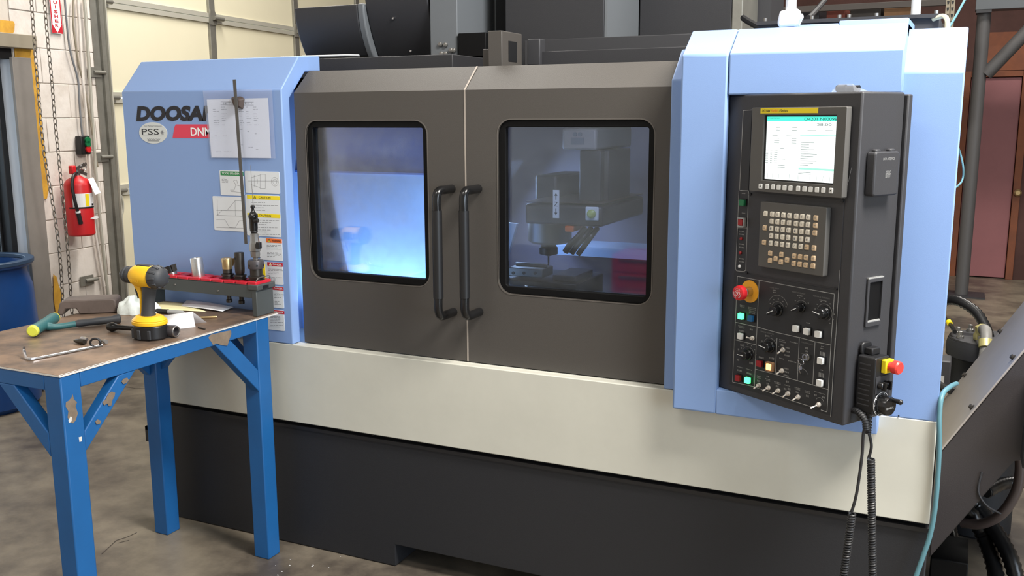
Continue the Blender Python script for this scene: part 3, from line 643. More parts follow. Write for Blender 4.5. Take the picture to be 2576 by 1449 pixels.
P_('magazine_side', MB(FG).box(FG.ij(1078, 60)[0], FG.ij(1147, 60)[0], 1.74, 2.3, -.5, -.01), 'cover_gray', bevel=.004)  # right-facing side, painted lighter than the front covers
b_ = MB(FG)
for x, y in ((1107, 112), (1120, 113), (1134, 127), (1141, 127), (1110, 135), (1121, 135)):
    a, b = FG.ij(x, y, -.004); b_.lathe((a, b, -.01), (0, 0, 1), [(.009, 0), (.009, .007), (.004, .009)], 8)
P_('magazine_bolt', b_, 'steel', kind='stuff')
FH = Fr((0, .95, 0), (1, 0, 0), (0, 0, 1))
P_('column_cover_left', MB(FH).box(FH.ij(1147, 50)[0]-.1, FH.ij(1247, 50)[0], 1.74, 2.6, -.5, 0), 'cover_dark', bevel=.004)
P_('black_junction_box', MB(FG).box(*FG.rc(1152, 84, 1222, 141), -.15, .0), 'rubber', bevel=.003)
P_('column_trim', MB(FH).box(FH.ij(1246, 50)[0], FH.ij(1249, 50)[0], 1.74, 2.6, -.4, .005), 'cover_gray')
FC = Fr((0, .80, 0), (1, 0, 0), (0, 0, 1))
P_('column_cover_front', MB(FC).box(FC.ij(1270, 50)[0], FC.ij(1520, 50)[0], 1.74, 2.7, -.9, 0), 'cover_dark', bevel=.005)
a = atx(1600, 60, FC.ij(1520, 50)[0]); yB = min(max(a.y, 1.0), 1.6)
FD = Fr((0, yB, 0), (1, 0, 0), (0, 0, 1))
P_('column_cover_side', MB(FC).box(FC.ij(1520, 50)[0]+.001, FC.ij(1522, 50)[0]+.008, 1.74, 2.7, -(yB-.8), -.001), 'cover_gray')  # side face catching light, brightness comes from its colour
P_('column_cover_rear', MB(FD).box(FC.ij(1522, 50)[0]+.01, FD.ij(1840, 50)[0], 1.74, 2.8, -.3, 0), 'cover_dark', bevel=.005)
P_('column_edge', MB(FD).box(FD.ij(1840, 50)[0], FD.ij(1868, 50)[0], 1.74, 2.8, -.3, .002), 'galv', bevel=.005)  # bright metal tone stands for light on the right-facing side
P_('door_track_end', MB(Fr((0, .40, 0), (1, 0, 0), (0, 0, 1))).box(*Fr((0, .40, 0), (1, 0, 0), (0, 0, 1)).rc(1326, 98, 1358, 164), -.05, 0), 'frame_dark', bevel=.004)
# door interlock box on the roof
FI = Fr((0, .20, 0), (1, 0, 0), (0, 0, 1)); q = FI.rc(1227, 78, 1263, 168)
a1 = q[1]
ib = P_('interlock_bracket', MB(FI).box(q[0], q[1], q[2]-.01, q[3], -.16, 0), 'door_brown', bevel=.003)
yy = .2; 
MB(FX).box(.25, .315, q[2]+.02, q[3]-.03, a1, a1+.0015).build('slot', 'black', ib, bevel=.0)
MB(FI).box(q[0]-.03, q[0], q[2]-.01, q[2]+.06, -.1, -.02).build('switch_body', 'door_brown', ib, bevel=.002)
# hood roof items
FT = Fr((0, .45, 0), (1, 0, 0), (0, 0, 1))
z1 = FT.ij(2363, 40)[1]; z0 = 1.80
tb = P_('top_tray', MB(FT).prism([(FT.ij(1905, 80)[0], z0), (FT.ij(2363, 80)[0], z0), (FT.ij(2366, 40)[0], z1), (FT.ij(1905, 56)[0], FT.ij(1905, 56)[1])], -.4, 0), 'frame_dark', bevel=.003)
MB(FT).box(FT.ij(1905, 56)[0], FT.ij(2368, 40)[0], z1-.005, z1+.006, -.02, .012).build('tray_lip', 'cover_dark', tb)
for x in (2043, 2112, 2136, 2205, 2355, 1926): 
    a, b = FT.ij(x, 40); MB(FT).cyl((a, z1+.004, 0), (a, z1+.016, 0), .006, n=8).build('bolt', 'steel', tb)
FP0 = Fr((0, .12, 0), (1, 0, 0), (0, 0, 1))
a, b = FP0.ij(1988, 66)
wp = P_('lamp_pole', MB(FP0).cyl((a, b+.02, 0), (a-.004, b+.4, 0), .0145, n=20), 'white_plastic')
MB(FP0).prism([(a-.032, b+.006), (a-.026, b+.040), (a+.022, b+.046), (a+.028, b+.016), (a+.02, b-.002), (a-.026, b-.004)][::-1], -.03, .03).cyl((a+.02, b+.022, .01), (a+.036, b+.024, .01), .009).build('pole_clamp', 'white_plastic', wp, bevel=.01)
a2, b2 = FT.ij(2303, 38, -.1); P_('lamp_pole', MB(FT).cyl((a2, 1.8, -.1), (a2, b2+.5, -.1), .014, n=20), 'white_plastic')
a, b = FT.ij(2372, 70, .05); P_('cream_hose', MB(FT).tube(spline([(a-.03, b+.03, 0), (a, b+.035, .02), (a+.012, b+.01, .04), (a+.008, b-.03, .05)], 6), .007), M('hose_cream', (214, 206, 170), .5))
P_('pin_hole', MB(FM).cyl((FM.ij(1857, 93)[0], 1.8, -.02), (FM.ij(1857, 93)[0], 1.806, -.015), .002), 'black')
for x, y in ((2261, 1046),): 
    a, b = FM.ij(x, y); P_('cover_screw', MB(FM).cyl((a, b, 0), (a, b, .002), .002, n=8), 'black')
for x, y in ((935, 1093), (1430, 1172)):
    a, b = FM.ij(x, y); P_('latch_notch', MB(FM).cyl((a, b, -.012), (a, b, -.006), .007, n=10), 'black')

# ------------------------------------------------------------------ control console (swung outwards)
PU = V((.856, -.517, 0)).normalized()
PO = V((-.584, -.03, 0)); FP = Fr(PO, PU, (0, 0, 1)); PW = .4285; ZB, ZT = .821, 1.655; PD = .168
cs = P_('control_console', MB(FP).box(0, PW, ZB, ZT, -PD, 0), 'console', bevel=.005, label='black swing-out control console')
P_('console_back', MB(FP).box(.02, PW+.008, ZB+.02, ZT-.005, -PD-.022, -PD-.003), 'console', bevel=.004)
def sp_(nm, mb, mat, **k): return mb.build(nm, mat, cs, **k)
K = lambda x, y: (1780+x/2.898, 200+y/2.898)                 # view frames used when measuring the console
KA = lambda x, y: (1820+x/7.244, 680+y/7.244)
KB = lambda x, y: (1820+x/6.9, 850+y/6.9)
# upper insert plate
q0 = FP.ij(*K(300, 822)); q1 = FP.ij(*KA(2112, 345)); 
sp_('insert_plate', MB(FP).box(FP.ij(*K(300, 825))[0], q1[0], FP.ij(*KA(2112, 345))[1]+.002, FP.ij(*K(300, 822))[1], 0, .002), 'console')
sp_('side_plate', MB(FP).box(FP.ij(*K(262, 222))[0], FP.ij(*K(300, 822))[0], FP.ij(*K(280, 1395))[1], FP.ij(*K(262, 222))[1], 0, .0015), 'console_panel')
sp_('lower_plate', MB(FP).box(FP.ij(*KA(200, 1000))[0]-.008, FP.ij(*KA(2105, 365))[0], ZB+.02, FP.ij(*KA(2105, 365))[1], 0, .0015), 'console_panel')
# screen unit
a0, b1 = FP.ij(*K(325, 206), .022); a1 = FP.ij(*K(1018, 190), .022)[0]; b0 = FP.ij(*K(975, 866), .022)[1]
SA = FP.rc(*K(432, 270), *K(915, 757), .016)
sp_('screen_bezel', MB(FP).ring(rrect(a0, a1, b0, b1, .003), rrect(SA[0]-.004, SA[1]+.004, SA[2]-.004, SA[3]+.004, .002), .002, .022).box(SA[0]-.006, SA[1]+.006, SA[2]-.006, SA[3]+.006, .003, .0075), 'bezel', bevel=.0015)
sp_('screen_surround', MB(FP).ring(rrect(SA[0]-.004, SA[1]+.004, SA[2]-.004, SA[3]+.004, .002), rrect(*SA, .001), .008, .016), 'black')
SW, SH = SA[1]-SA[0], SA[3]-SA[2]
sp_('screen', MB(FP).box(*SA, .008, .014), 'screen_white')
def sa(u): return SA[0]+SW*u
def sb(v): return SA[3]-SH*v
sp_('screen_bar', MB(FP).box(sa(0), sa(1), sb(.07), sb(0), .014, .0144), 'screen_teal')
sp_('screen_bar', MB(FP).box(sa(.5), sa(1), sb(.295), sb(.282), .014, .0144).box(sa(.5), sa(1), sb(.82), sb(.79), .014, .0144), 'screen_mint')
sp_('screen_lettering', MB(FP).text('O4201 N00098', sa(.55), sa(1.0), sb(.062), sb(.016), .0146, .0).text('ACTUAL POSITION', sa(.01), sa(.19), sb(.034), sb(.018), .0146), 'screen_ink', norm=False)
st_ = MB(FP).text('28.00', sa(.73), sa(.93), sb(.145), sb(.105), .0146)
rr = random.Random(3)
for (u0, u1, v0, v1, n) in ((.09, .17, .1, .1, 1), (.32, .42, .1, .1, 1), (.14, .2, .13, .21, 3), (.38, .45, .13, .21, 3), (.09, .17, .3, .3, 1), (.3, .45, .3, .3, 1), (.12, .2, .34, .41, 3), (.38, .45, .34, .41, 3), (.0, .04, .53, .73, 7), (.07, .1, .53, .73, 7), (.13, .18, .53, .73, 7), (.22, .28, .5, .5, 1), (.25, .3, .67, .67, 1), (.19, .3, .77, .8, 2), (.52, .75, .36, .75, 12), (.6, .72, .21, .21, 1), (.85, .95, .21, .21, 1), (.5, .68, .86, .88, 2)):
    for k in range(n):
        v = v0+(v1-v0)*(k/max(1, n-1)); e = u1-(u1-u0)*rr.choice((0, .2, .5) if n > 8 else (0,)); st_.box(sa(u0), sa(e), sb(v+.006), sb(v), .014, .0143)
for u in (.04, .12, .21, .37, .46, .5, .67, .76, .85, .94): st_.box(sa(u), sa(u)+.0005, sb(.98), sb(.9), .014, .0143)
sp_('screen_text', st_, 'screen_text', norm=False, kind='stuff')
q = FP.rc(*K(388, 219), *K(805, 239), .022); sp_('name_strip', MB(FP).box(q[0], q[1], q[2]-.002, q[3]+.003, .022, .0228), 'sign_yellow')
sp_('strip_lettering', MB(FP).text('DOOSAN', q[0]+.005, q[0]+.033, q[2]+.001, q[3]-.0, .0231, .02, .25).text('i Series', q[0]+.062, q[0]+.09, q[2]+.001, q[3], .0231, .01), 'ink', norm=False)
sp_('strip_lettering', MB(FP).text('FANUC', q[0]+.037, q[0]+.060, q[2]+.001, q[3], .0231, .01), 'sign_orange', norm=False)
# keys
def keymesh(w, h, d, mat, r=.0015, tp=.8):
    return MB().taper(rrect(-w/2, w/2, -h/2, h/2, r, 2), 0, rrect(-w/2*tp, w/2*tp, -h/2*tp, h/2*tp, r, 2), d).mesh('key', mat)
skm = keymesh(.0115, .0135, .003, 'white_btn', tp=.9)
for i, x in enumerate((388, 436, 479, 520, 563, 606, 662, 708, 753, 799, 846, 902)):
    y = 778+(x-388)*.064; a, b = FP.ij(*K(x, y), .022); put('soft_key', skm, FP.mat(a, b, .022), cs)
    if i in (0, 11):
        s = 1 if i else -1; sp_('arrow_print', MB(FP).poly([(a-.002*s, b-.0025), (a+.003*s, b), (a-.002*s, b+.0025)], .0252), 'ink', norm=False)
a0, b1 = FP.ij(*K(385, 888), .02); a1, b0 = FP.ij(*K(845, 1440), .02)
a1 = FP.ij(*K(868, 926), .02)[0]
sp_('keyboard_unit', MB(FP).prism(rrect(a0, a1+.001, b0, b1, .004), .002, .02), 'bezel', bevel=.002)
kl, kt = keymesh(.0128, .0140, .004, 'key_light'), keymesh(.0128, .0140, .004, 'key_tan')
rows = [(982, .0875, [425, 473, 513, 556, 599, 649, 692, 736, 791]), (1034, .095, [470, 512, 553, 596, 647, 690, 734, 788]), (1087, .1, [419, 468, 509, 551, 593, 644, 688, 732, 784]),
        (1140, .108, [467, 507, 549, 590, 641, 685, 730]), (1194, .115, [414, 464, 505, 546, 588, 638, 682, 725, 778]), (1268, .12, [459, 541, 634, 677, 720, 774]), (1303, .12, [499, 581]), (1322, .125, [457, 537, 630, 674, 717, 770])]
chars = {0: ' ONGP789 ', 1: 'XYZQ456 ', 2: ' IJKR123 ', 3: 'MSTL-0.', 4: ' FDHB/*  '}
kp = MB(FP)
for r, (y0, sl, xs) in enumerate(rows):
    for i, x in enumerate(xs):
        y = y0+(x-473)*sl; a, b = FP.ij(*K(x, y), .02)
        tan = r >= 5 or x > 760 or (x < 430 and r > 0) or (r == 4 and x > 700)
        put('key', kt if tan else kl, FP.mat(a, b, .02), cs, 'tan key' if tan else None)
        ch_ = chars.get(r, '')[i:i+1]
        if ch_.strip(): kp.text(ch_, a-.0025, a+.002, b-.0028, b+.0028, .0243)
        else: kp.box(a-.003, a+.003, b-.0006, b+.0006, .024, .0243)
sp_('key_lettering', kp, 'ink_gray', norm=False)
# left strip: outlines, power buttons, status lamps
ol = MB(FP)
def pl(view, pts, w=.0016, c=.0016): ol.line([FP.ij(*view(x, y)) for x, y in pts], w, c)
pl(K, [(325, 222), (263, 226), (237, 800), (232, 812), (222, 1080), (208, 1380), (215, 1395), (268, 1400), (282, 1390), (303, 812), (240, 808)])
pl(K, [(222, 1080), (290, 1082)])
pl(K, [(1054, 640), (1001, 870)], .0001)
pl(KA, [(2130, 0), (2105, 360)], .0008); 
pl(KA, [(262, 108), (2030, 430), (1965, 1360)]); pl(KA, [(262, 108), (225, 950), (200, 1449)]); pl(KA, [(658, 185), (620, 1035), (600, 1449)])
pl(KA, [(225, 945), (620, 1032), (990, 1135), (1395, 1225), (1680, 1300), (1965, 1360)]); pl(KA, [(213, 1262), (603, 1358)])
pl(KA, [(2107, 360), (2040, 1449)], .0012); pl(KB, [(1945, 0), (1868, 1368)], .0012)
pl(KB, [(1880, 0), (1805, 1270), (1795, 1282), (1700, 1250)]); pl(KB, [(200, 0), (165, 765), (540, 845), (1230, 1100), (1540, 1195)])
pl(KB, [(580, 0), (545, 845)]); pl(KB, [(938, 0), (908, 632)]); pl(KB, [(1325, 0), (1290, 735)]); pl(KB, [(1598, 60), (1558, 815)]); pl(KB, [(560, 540), (908, 632), (1290, 740), (1558, 815), (1835, 900)])
sp_('panel_outline', ol, 'line_gray', norm=False, kind='stuff')
def pbm(mat, w=.0165, d=.010): return MB().prism(rrect(-w/2, w/2, -w/2, w/2, .0015, 2), 0, d).mesh('button', mat)
base_m = MB().prism(rrect(-.0105, .0105, -.0105, .0105, .0015, 2), 0, .004).mesh('button_base', 'black')
PBS = [(KA, 302, 838, 'glow_green', 'lit green button under the red emergency stop'), (KA, 480, 880, 'dull_blue', 'blue button'), (KA, 292, 1202, 'white_btn', None), (KA, 1302, 1065, 'white_btn', None), (KA, 1502, 1118, 'white_btn', None), (KA, 1708, 1168, 'white_btn', None),
       (KB, 1672, 400, 'white_btn', None), (KB, 1656, 785, 'white_btn', None), (KB, 612, 450, 'red_dull', 'dull red button'), (KB, 780, 505, 'glow_orange', 'lit orange button'), (KB, 238, 700, 'red_dull', 'dull red button'), (KB, 402, 740, 'glow_green', 'lit green button at the bottom'), (K, 248, 898, 'dull_green', 'green power button'), (K, 238, 1042, 'red_dull', 'red power button')]
bms = {}
for view, x, y, m, lab in PBS:
    if m not in bms: bms[m] = pbm(m)
    a, b = FP.ij(*view(x, y), .012); put('button', bms[m], FP.mat(a, b, .003), cs, lab); put('button_base', base_m, FP.mat(a, b, .001), cs)
# guards round the orange and the red power button
for view, x, y, m in ((KB, 780, 505, 'carton'), (K, 238, 1042, 'line_gray')):
    a, b = FP.ij(*view(x, y), .014); sp_('button_guard', MB(FP).ring(rrect(a-.012, a+.012, b-.013, b+.013, .002), rrect(a-.0095, a+.0095, b-.0095, b+.0095, .002), .004, .014), m)
# emergency stop
a, b = FP.ij(*KA(480, 385), .003)
sp_('emergency_stop_plate', MB(FP).lathe((a, b, .0015), (0, 0, 1), [(.031, 0), (.031, .003)], 40), M('plate_orange', (236, 166, 34), .45))
sp_('emergency_stop_collar', MB(FP).lathe((a, b, .004), (0, 0, 1), [(.014, 0), (.014, .022), (.011, .026), (.011, .034)], 24), 'chrome')
sp_('emergency_stop_button', MB(FP).lathe((a, b, .032), (0, 0, 1), [(.017, 0), (.0205, .003), (.021, .012), (.0195, .018), (.016, .020)], 32), 'red')
em = MB(FP)
for k in range(3): 
    t0 = PI/2+k*2*PI/3-.75; em.ring(circ(a, b, .0135, 10, t0, t0+1.5)+circ(a, b, .0135, 10, t0, t0+1.5)[::-1], circ(a, b, .0118, 10, t0, t0+1.5)+circ(a, b, .0118, 10, t0, t0+1.5)[::-1], .0522, .0526)
em.ring(circ(a, b, .0085, 20), circ(a, b, .0075, 20), .0522, .0526).line([(a, b-.005), (a, b+.005)], .001, .0522).line([(a-.004, b+.004), (a, b-.005), (a+.004, b+.004)], .001, .0522)
sp_('emergency_stop_mark', em, 'white', norm=False)
# rotary knobs with dial arcs
da = MB(FP)
def knob(view, x, y, r, ang, t0, t1, n, mark=True):
    a, b = FP.ij(*view(x, y), .016)
    ra = r+.006
    P = circ(a, b, ra, 24, t0, t1); da.line(P, .0009, .0016)
    for k in range(n):
        t = t0+(t1-t0)*k/(n-1); e = (a+math.cos(t)*(ra+.007), b+math.sin(t)*(ra+.007)); da.box(e[0]-.0018, e[0]+.0018, e[1]-.0012, e[1]+.0012, .0015, .0018)
    kn = MB(FP).lathe((a, b, .0015), (0, 0, 1), [(r, 0), (r, .004), (r*.82, .006), (r*.78, .020), (r*.7, .022)], 24)
    ux, uy = math.cos(ang), math.sin(ang); w = r*.28
    kn.prism([(a+ux*r*1.15-uy*w, b+uy*r*1.15+ux*w), (a-ux*r*.9-uy*w, b-uy*r*.9+ux*w), (a-ux*r*.9+uy*w, b-uy*r*.9-ux*w), (a+ux*r*1.15+uy*w, b+uy*r*1.15-ux*w)][::-1], .006, .026)
    sp_('rotary_knob', kn, 'gloss_black', bevel=.001)
    sp_('knob_pointer', MB(FP).line([(a-ux*r*.2, b-uy*r*.2), (a+ux*r*1.15, b+uy*r*1.15)], .0016, .0262), 'white')
knob(KA, 925, 735, .017, PI*1.15, PI*.15, PI*.85, 5)
P2 = FP.ij(*KA(925, 735), .016); da.line(circ(P2[0], P2[1]+.006, .034, 20, PI*.12, PI*.9), .001, .0016)
knob(KA, 1355, 690, .013, PI*1.15, PI*.2, PI*.8, 4); knob(KA, 1775, 785, .017, PI*.95, -PI*.3, PI*.95, 9); knob(KB, 745, 160, .017, PI*.95, PI*.05, PI*.9, 5); knob(KB, 365, 300, .016, PI*1.0, -PI*.1, PI*.85, 7)
# toggles
for view, x, y, tx, ty in ((KA, 515, 1240, 420, 1222), (KB, 1022, 210, 940, 268), (KB, 1003, 572, 922, 625), (KB, 605, 822, 528, 878), (KB, 770, 868, 682, 920), (KB, 940, 918, 850, 972), (KB, 1110, 970, 1028, 1025), (KB, 1284, 1030, 1200, 1082), (KB, 1640, 1160, 1510, 1220)):
    a, b = FP.ij(*view(x, y), .006); e, f = FP.ij(*view(tx, ty), .026)
    sp_('toggle_switch', MB(FP).lathe((a, b, .0015), (0, 0, 1), [(.0065, 0), (.0065, .003), (.005, .004), (.0045, .009)], 12).tube([(a, b, .008), ((a+e)/2, (b+f)/2, .017), (e, f, .026)], .0013, 8, rf=lambda i: (.0014, .0017, .0025)[i]), M('toggle_metal', (222, 214, 204), .3, .4))
# keys on a ring, lock
a, b = FP.ij(*KB(1380, 345), .02)
sp_('lock', MB(FP).lathe((a, b, 0.0015), (0, 0, 1), [(.010, 0), (.010, .006), (.008, .008)], 20), 'steel')
sp_('key_ring', MB(FP).tube([(a-.006+.009*math.cos(t), b-.012+.009*math.sin(t), .02+.004*math.sin(t)) for t in [2*PI*k/20 for k in range(21)]], .0009, 6).ring(circ(a, b, .0085, 16), circ(a, b, .0055, 16), .012, .0135), 'chrome')
sp_('key_ring', MB(FP).tube(spline([(a-.006, b-.021, .022), (a-.01, b-.032, .02), (a-.012, b-.045, .012), (a-.014, b-.05, .005)], 6), .0012).prism(circ(a-.006, b-.028, .006, 12), .020, .0212), 'chrome')
# printed legends
def leg(view, x0, y0, x1, y1, t=None, sl=.27):
    a0, b0 = FP.ij(*view(x0, y0)); a1, b1 = FP.ij(*view(x1, y0+(x1-x0)*sl)); h = abs(FP.ij(*view(x0, y1))[1]-b0)
    bb = (b0+b1)/2-h
    if t: da.text(t, a0, a1, bb, bb+h*.8, .0019)
    else:
        n = max(1, int((a1-a0)/.004)); 
        for k in range(n): da.box(a0+(a1-a0)*(k+.1)/n, a0+(a1-a0)*(k+.8)/n, bb, bb+h*.7, .0015, .0018)
leg(KA, 855, 285, 1020, 312, 'MODE SELECT'); leg(KA, 905, 340, 970, 365); leg(KA, 910, 380, 965, 400)
leg(KA, 1265, 360, 1500, 390, 'RAPID OVERRIDE'); leg(KA, 1350, 430, 1450, 460); leg(KA, 1645, 430, 1945, 462, 'FEEDRATE OVERRIDE'); leg(KA, 1755, 515, 1855, 540)
leg(KA, 305, 612, 400, 635); leg(KA, 310, 640, 395, 662); leg(KA, 455, 648, 600, 672); leg(KA, 455, 676, 600, 700); leg(KA, 470, 715, 590, 740); leg(KA, 470, 745, 580, 775)
leg(KA, 275, 992, 395, 1012); leg(KA, 290, 1020, 380, 1040); leg(KA, 290, 1065, 378, 1110); leg(KA, 485, 1045, 545, 1085); leg(KA, 1515, 935, 1585, 960)
leg(KA, 685, 1088, 925, 1115, 'SPINDLE OVERRIDE'); leg(KA, 765, 1160, 850, 1195)
leg(KB, 975, 10, 1070, 30); leg(KB, 978, 38, 1088, 62); leg(KB, 1000, 90, 1055, 135); leg(KB, 1155, 45, 1300, 68); leg(KB, 1365, 50, 1560, 78, 'MACHINE LOCK'); leg(KB, 1350, 250, 1500, 272, 'EMERGENCY'); leg(KB, 975, 330, 1060, 355); leg(KB, 1130, 375, 1275, 400)
for x, y, w, h in ((1425, 140, 60, 50), (1430, 200, 45, 40), (1700, 130, 50, 20), (1690, 165, 55, 20), (1680, 200, 100, 100), (1660, 560, 100, 110), (1690, 540, 50, 20), (1085, 145, 70, 30), (1085, 205, 75, 35), (1065, 270, 90, 35), (1065, 505, 75, 30), (1065, 560, 80, 35), (1050, 620, 90, 30), (585, 640, 70, 25), (590, 675, 65, 20), (590, 710, 45, 45), (755, 640, 45, 35), (730, 690, 90, 22), (750, 720, 70, 22), (755, 760, 45, 45), (885, 740, 120, 22), (890, 765, 115, 22), (915, 800, 55, 50), (1090, 720, 55, 50), (1065, 800, 100, 20), (1120, 845, 55, 55), (1055, 850, 50, 45), (1240, 840, 105, 22), (1245, 866, 95, 22), (1260, 915, 55, 35), (1415, 900, 100, 22), (1415, 925, 100, 22), (1440, 970, 55, 50), (1580, 960, 50, 40), (1720, 1000, 50, 40), (1575, 915, 200, 18), (240, 480, 110, 20), (245, 530, 85, 40), (395, 520, 110, 20), (410, 580, 85, 40), (620, 300, 90, 45), (800, 310, 90, 45), (455, 395, 70, 50), (255, 170, 30, 40), (300, 95, 60, 40), (240, 350, 40, 40)):
    leg(KB, x, y, x+w, y+h)
a, b = FP.ij(*KB(1410, 650)); da.line(circ(a-.006, b, .017, 14, PI*.1, PI*.95), .0012, .0016)
a, b = FP.ij(*KB(1680, 1120)); da.line(circ(a, b, .013, 14, PI*.15, PI*.85), .0012, .0016)
for y in (825, 968): leg(K, 252, y, 280, y+8, sl=.05)
for y in (1098, 1120, 1192, 1215, 1298, 1320): leg(K, 232, y, 270, y+12, sl=.05)
sp_('panel_lettering', da, 'print_gray', norm=False, kind='stuff')
for x, y, m in ((250, 1160, 'red_dull'), (244, 1262, 'red_dull'), (238, 1362, 'white')):
    a, b = FP.ij(*K(x, y)); sp_('status_lamp', MB(FP).lathe((a, b, .0015), (0, 0, 1), [(.0045, 0), (.0045, .003), (.002, .005)], 12), m)
for x, y in ((432, 40),): 
    a, b = FP.ij(*KA(x, y)); sp_('panel_screw', MB(FP).lathe((a, b, .0015), (0, 0, 1), [(.004, 0), (.004, .003)], 10), 'black')
for p in ((318, 835), (990, 885)): a, b = FP.ij(*K(*p)); sp_('panel_screw', MB(FP).lathe((a, b, .002), (0, 0, 1), [(.004, 0), (.004, .004)], 10), 'black')
a, b = FP.ij(*KA(2065, 325)); sp_('panel_screw', MB(FP).lathe((a, b, .002), (0, 0, 1), [(.004, 0), (.004, .004)], 10), 'black')

# side of the console: data port cover, recessed pull, handwheel pendant
PR = FP.p(PW, 0, 0); FQ = Fr(PR, (.517, .856, 0), (0, 0, 1))
q = FQ.rc(2198, 382, 2252, 490, .02)
dp = sp_('data_port_cover', MB(FQ).prism(rrect(q[0], q[1], q[2], q[3], .008, 4), 0, .026).box(q[0]+.01, q[0]+.03, q[3]-.004, q[3]+.006, .005, .02).box(q[1]-.03, q[1]-.01, q[3]-.004, q[3]+.006, .005, .02), 'console', bevel=.004)
lt = MB(FQ).text('DATA INTERFACE', *FQ.rc(2222, 397, 2250, 402, .026), .0265).text('RS232C', *FQ.rc(2228, 430, 2240, 437, .026), .0265).text('USB PORT', *FQ.rc(2227, 439, 2239, 446, .026), .0265)
sp_('port_lettering', lt, 'line_gray', norm=False)
q = FQ.rc(2180, 702, 2211, 816, .0)
sp_('pull_frame', MB(FQ).ring(rrect(*q, .003), rrect(q[0]+.008, q[1]-.004, q[2]+.012, q[3]-.010, .002), 0, .006), 'console', bevel=.0015)
sp_('pull_recess', MB(FQ).box(q[0]+.008, q[1]-.004, q[2]+.012, q[3]-.01, .0, .001).add([(q[0]+.01, q[3]+.0015, .006), (q[1], q[3]+.0015, .006), (q[1], q[3]+.0035, .004), (q[0]+.01, q[3]+.0035, .004)], [(0, 1, 2, 3)]), 'rubber')
sp_('pull_lip', MB(FQ).box(q[0]+.008, q[1]-.004, q[2]+.012, q[2]+.016, .001, .004).box(q[0], q[1], q[3], q[3]+.003, .0, .006), 'line_gray')

D = .058
a0, b1 = FQ.ij(2160, 892, .008); a1 = FQ.ij(2236, 900, D)[0]; b0 = FQ.ij(2156, 1032, .008)[1]; a1 = FQ.ij(2232, 1000, D)[0]
hw = thing('handwheel_pendant', FQ.p((a0+a1)/2, b0, D/2), 'black handwheel pendant hung on the console side with red stop button and coiled cord', 'remote control')
body = MB(FQ).prism(rrect(a0, a1, b0, b1, .006, 4), .006, D).build('case', 'black', hw, bevel=.003)
gv = MB(FQ)
for k in range(9):
    z = b1-.018-k*(b1-b0-.03)/9; gv.box(a0-.0015, a0+.001, z-.004, z-.001, .014, D-.012)
gv.build('side_rib', 'console', body)
MB(FQ).prism(rrect((a0+a1)/2-.022, (a0+a1)/2+.02, b1-.004, b1+.03, .012, 4), .004, .012).box((a0+a1)/2-.012, (a0+a1)/2+.022, b1+.0, b1+.018, .012, .035).build('hanger', 'black', hw, bevel=.003)
am = (a0+a1)/2; H_ = b1-b0
MB(FQ).box(am-.006, a1-.002, b1-H_*.27, b1-.006, D, D+.014).build('stop_plate', 'sign_yellow', hw, bevel=.002)
MB(FQ).lathe((am+.010, b1-H_*.145, D+.014), (0, 0, 1), [(.011, 0), (.011, .008), (.0165, .011), (.017, .025), (.014, .029)], 24).build('stop_button', M('stop_red', (226, 60, 54), .4), hw)
MB(FQ).box(a0+.004, a1-.003, b1-H_*.63, b1-H_*.33, D, D+.002).build('selector_plate', 'console', hw)
for aa, ang in ((a0+.018, .4), (a1-.018, .3)):
    MB(FQ).lathe((aa, b1-H_*.48, D+.002), (0, 0, 1), [(.0095, 0), (.009, .012), (.007, .014)], 16).box(aa-.003, aa+.003, b1-H_*.48-.011, b1-H_*.48+.011, D+.010, D+.022).build('selector_knob', 'gloss_black', hw, bevel=.001)
MB(FQ).lathe((am, b1-H_*.82, D), (0, 0, 1), [(.031, 0), (.031, .003), (.030, .004)], 36).build('dial_scale', 'console', hw)
dm = MB(FQ)
for k in range(10): t = 2*PI*k/10; dm.box(am+.0275*math.cos(t)-.0012, am+.0275*math.cos(t)+.0012, b1-H_*.82+.0275*math.sin(t)-.0012, b1-H_*.82+.0275*math.sin(t)+.0012, D+.004, D+.0045)
dm.ring(circ(am, b1-H_*.82, .031, 36), circ(am, b1-H_*.82, .0302, 36), D+.003, D+.0043)
dm.build('dial_marks', 'white', hw)
wz = b1-H_*.82
MB(FQ).lathe((am, wz, D+.004), (0, 0, 1), [(.024, 0), (.025, .004), (.025, .022), (.023, .026)], 32).build('handwheel', 'gloss_black', hw)
MB(FQ).lathe((am+.012, wz+.014, D+.03), (0, 0, 1), [(.005, 0), (.006, .01), (.007, .02), (.004, .024)], 12).build('crank_knob', 'black', hw)
MB(FQ).text('MANUAL', am-.018, am+.014, wz-.007, wz-.001, D+.0305, .01).build('wheel_lettering', 'line_gray', hw, norm=False)
# cords: straight run then coil
def coil(P0, P1, r, wr, turns, n=14):
    P0, P1 = V(P0), V(P1); d = (P1-P0).normalized(); x = d.orthogonal().normalized(); y = d.cross(x); L = (P1-P0).length
    return [P0+d*(L*k/(turns*n))+(x*math.cos(2*PI*k/n)+y*math.sin(2*PI*k/n))*r for k in range(int(turns*n)+1)]
g = FQ.p(am, b0, D/2)
def strain(P, r0, par, nm='strain_relief'):
    mb = MB(); mb.tube(P, r0*.8, 10)
    for i in range(0, len(P)-1): mb.cyl(P[i], P[i].lerp(P[i+1], .5), r0)
    mb.build(nm, 'cord', par)
e = at(2190, 1085, g.y)
strain(spline([g, V((g.x, g.y, g.z-.035)), V((g.x, g.y, g.z-.06))], 4), .0085, hw)
c_top = at(2183, 1152, g.y)
MB().tube(spline([V((g.x, g.y, g.z-.05)), at(2192, 1120, g.y), at(2186, 1150, g.y), c_top], 8), .0038).build('cord', 'cord', hw)
c_end = at(2196, 1500, g.y-.02)
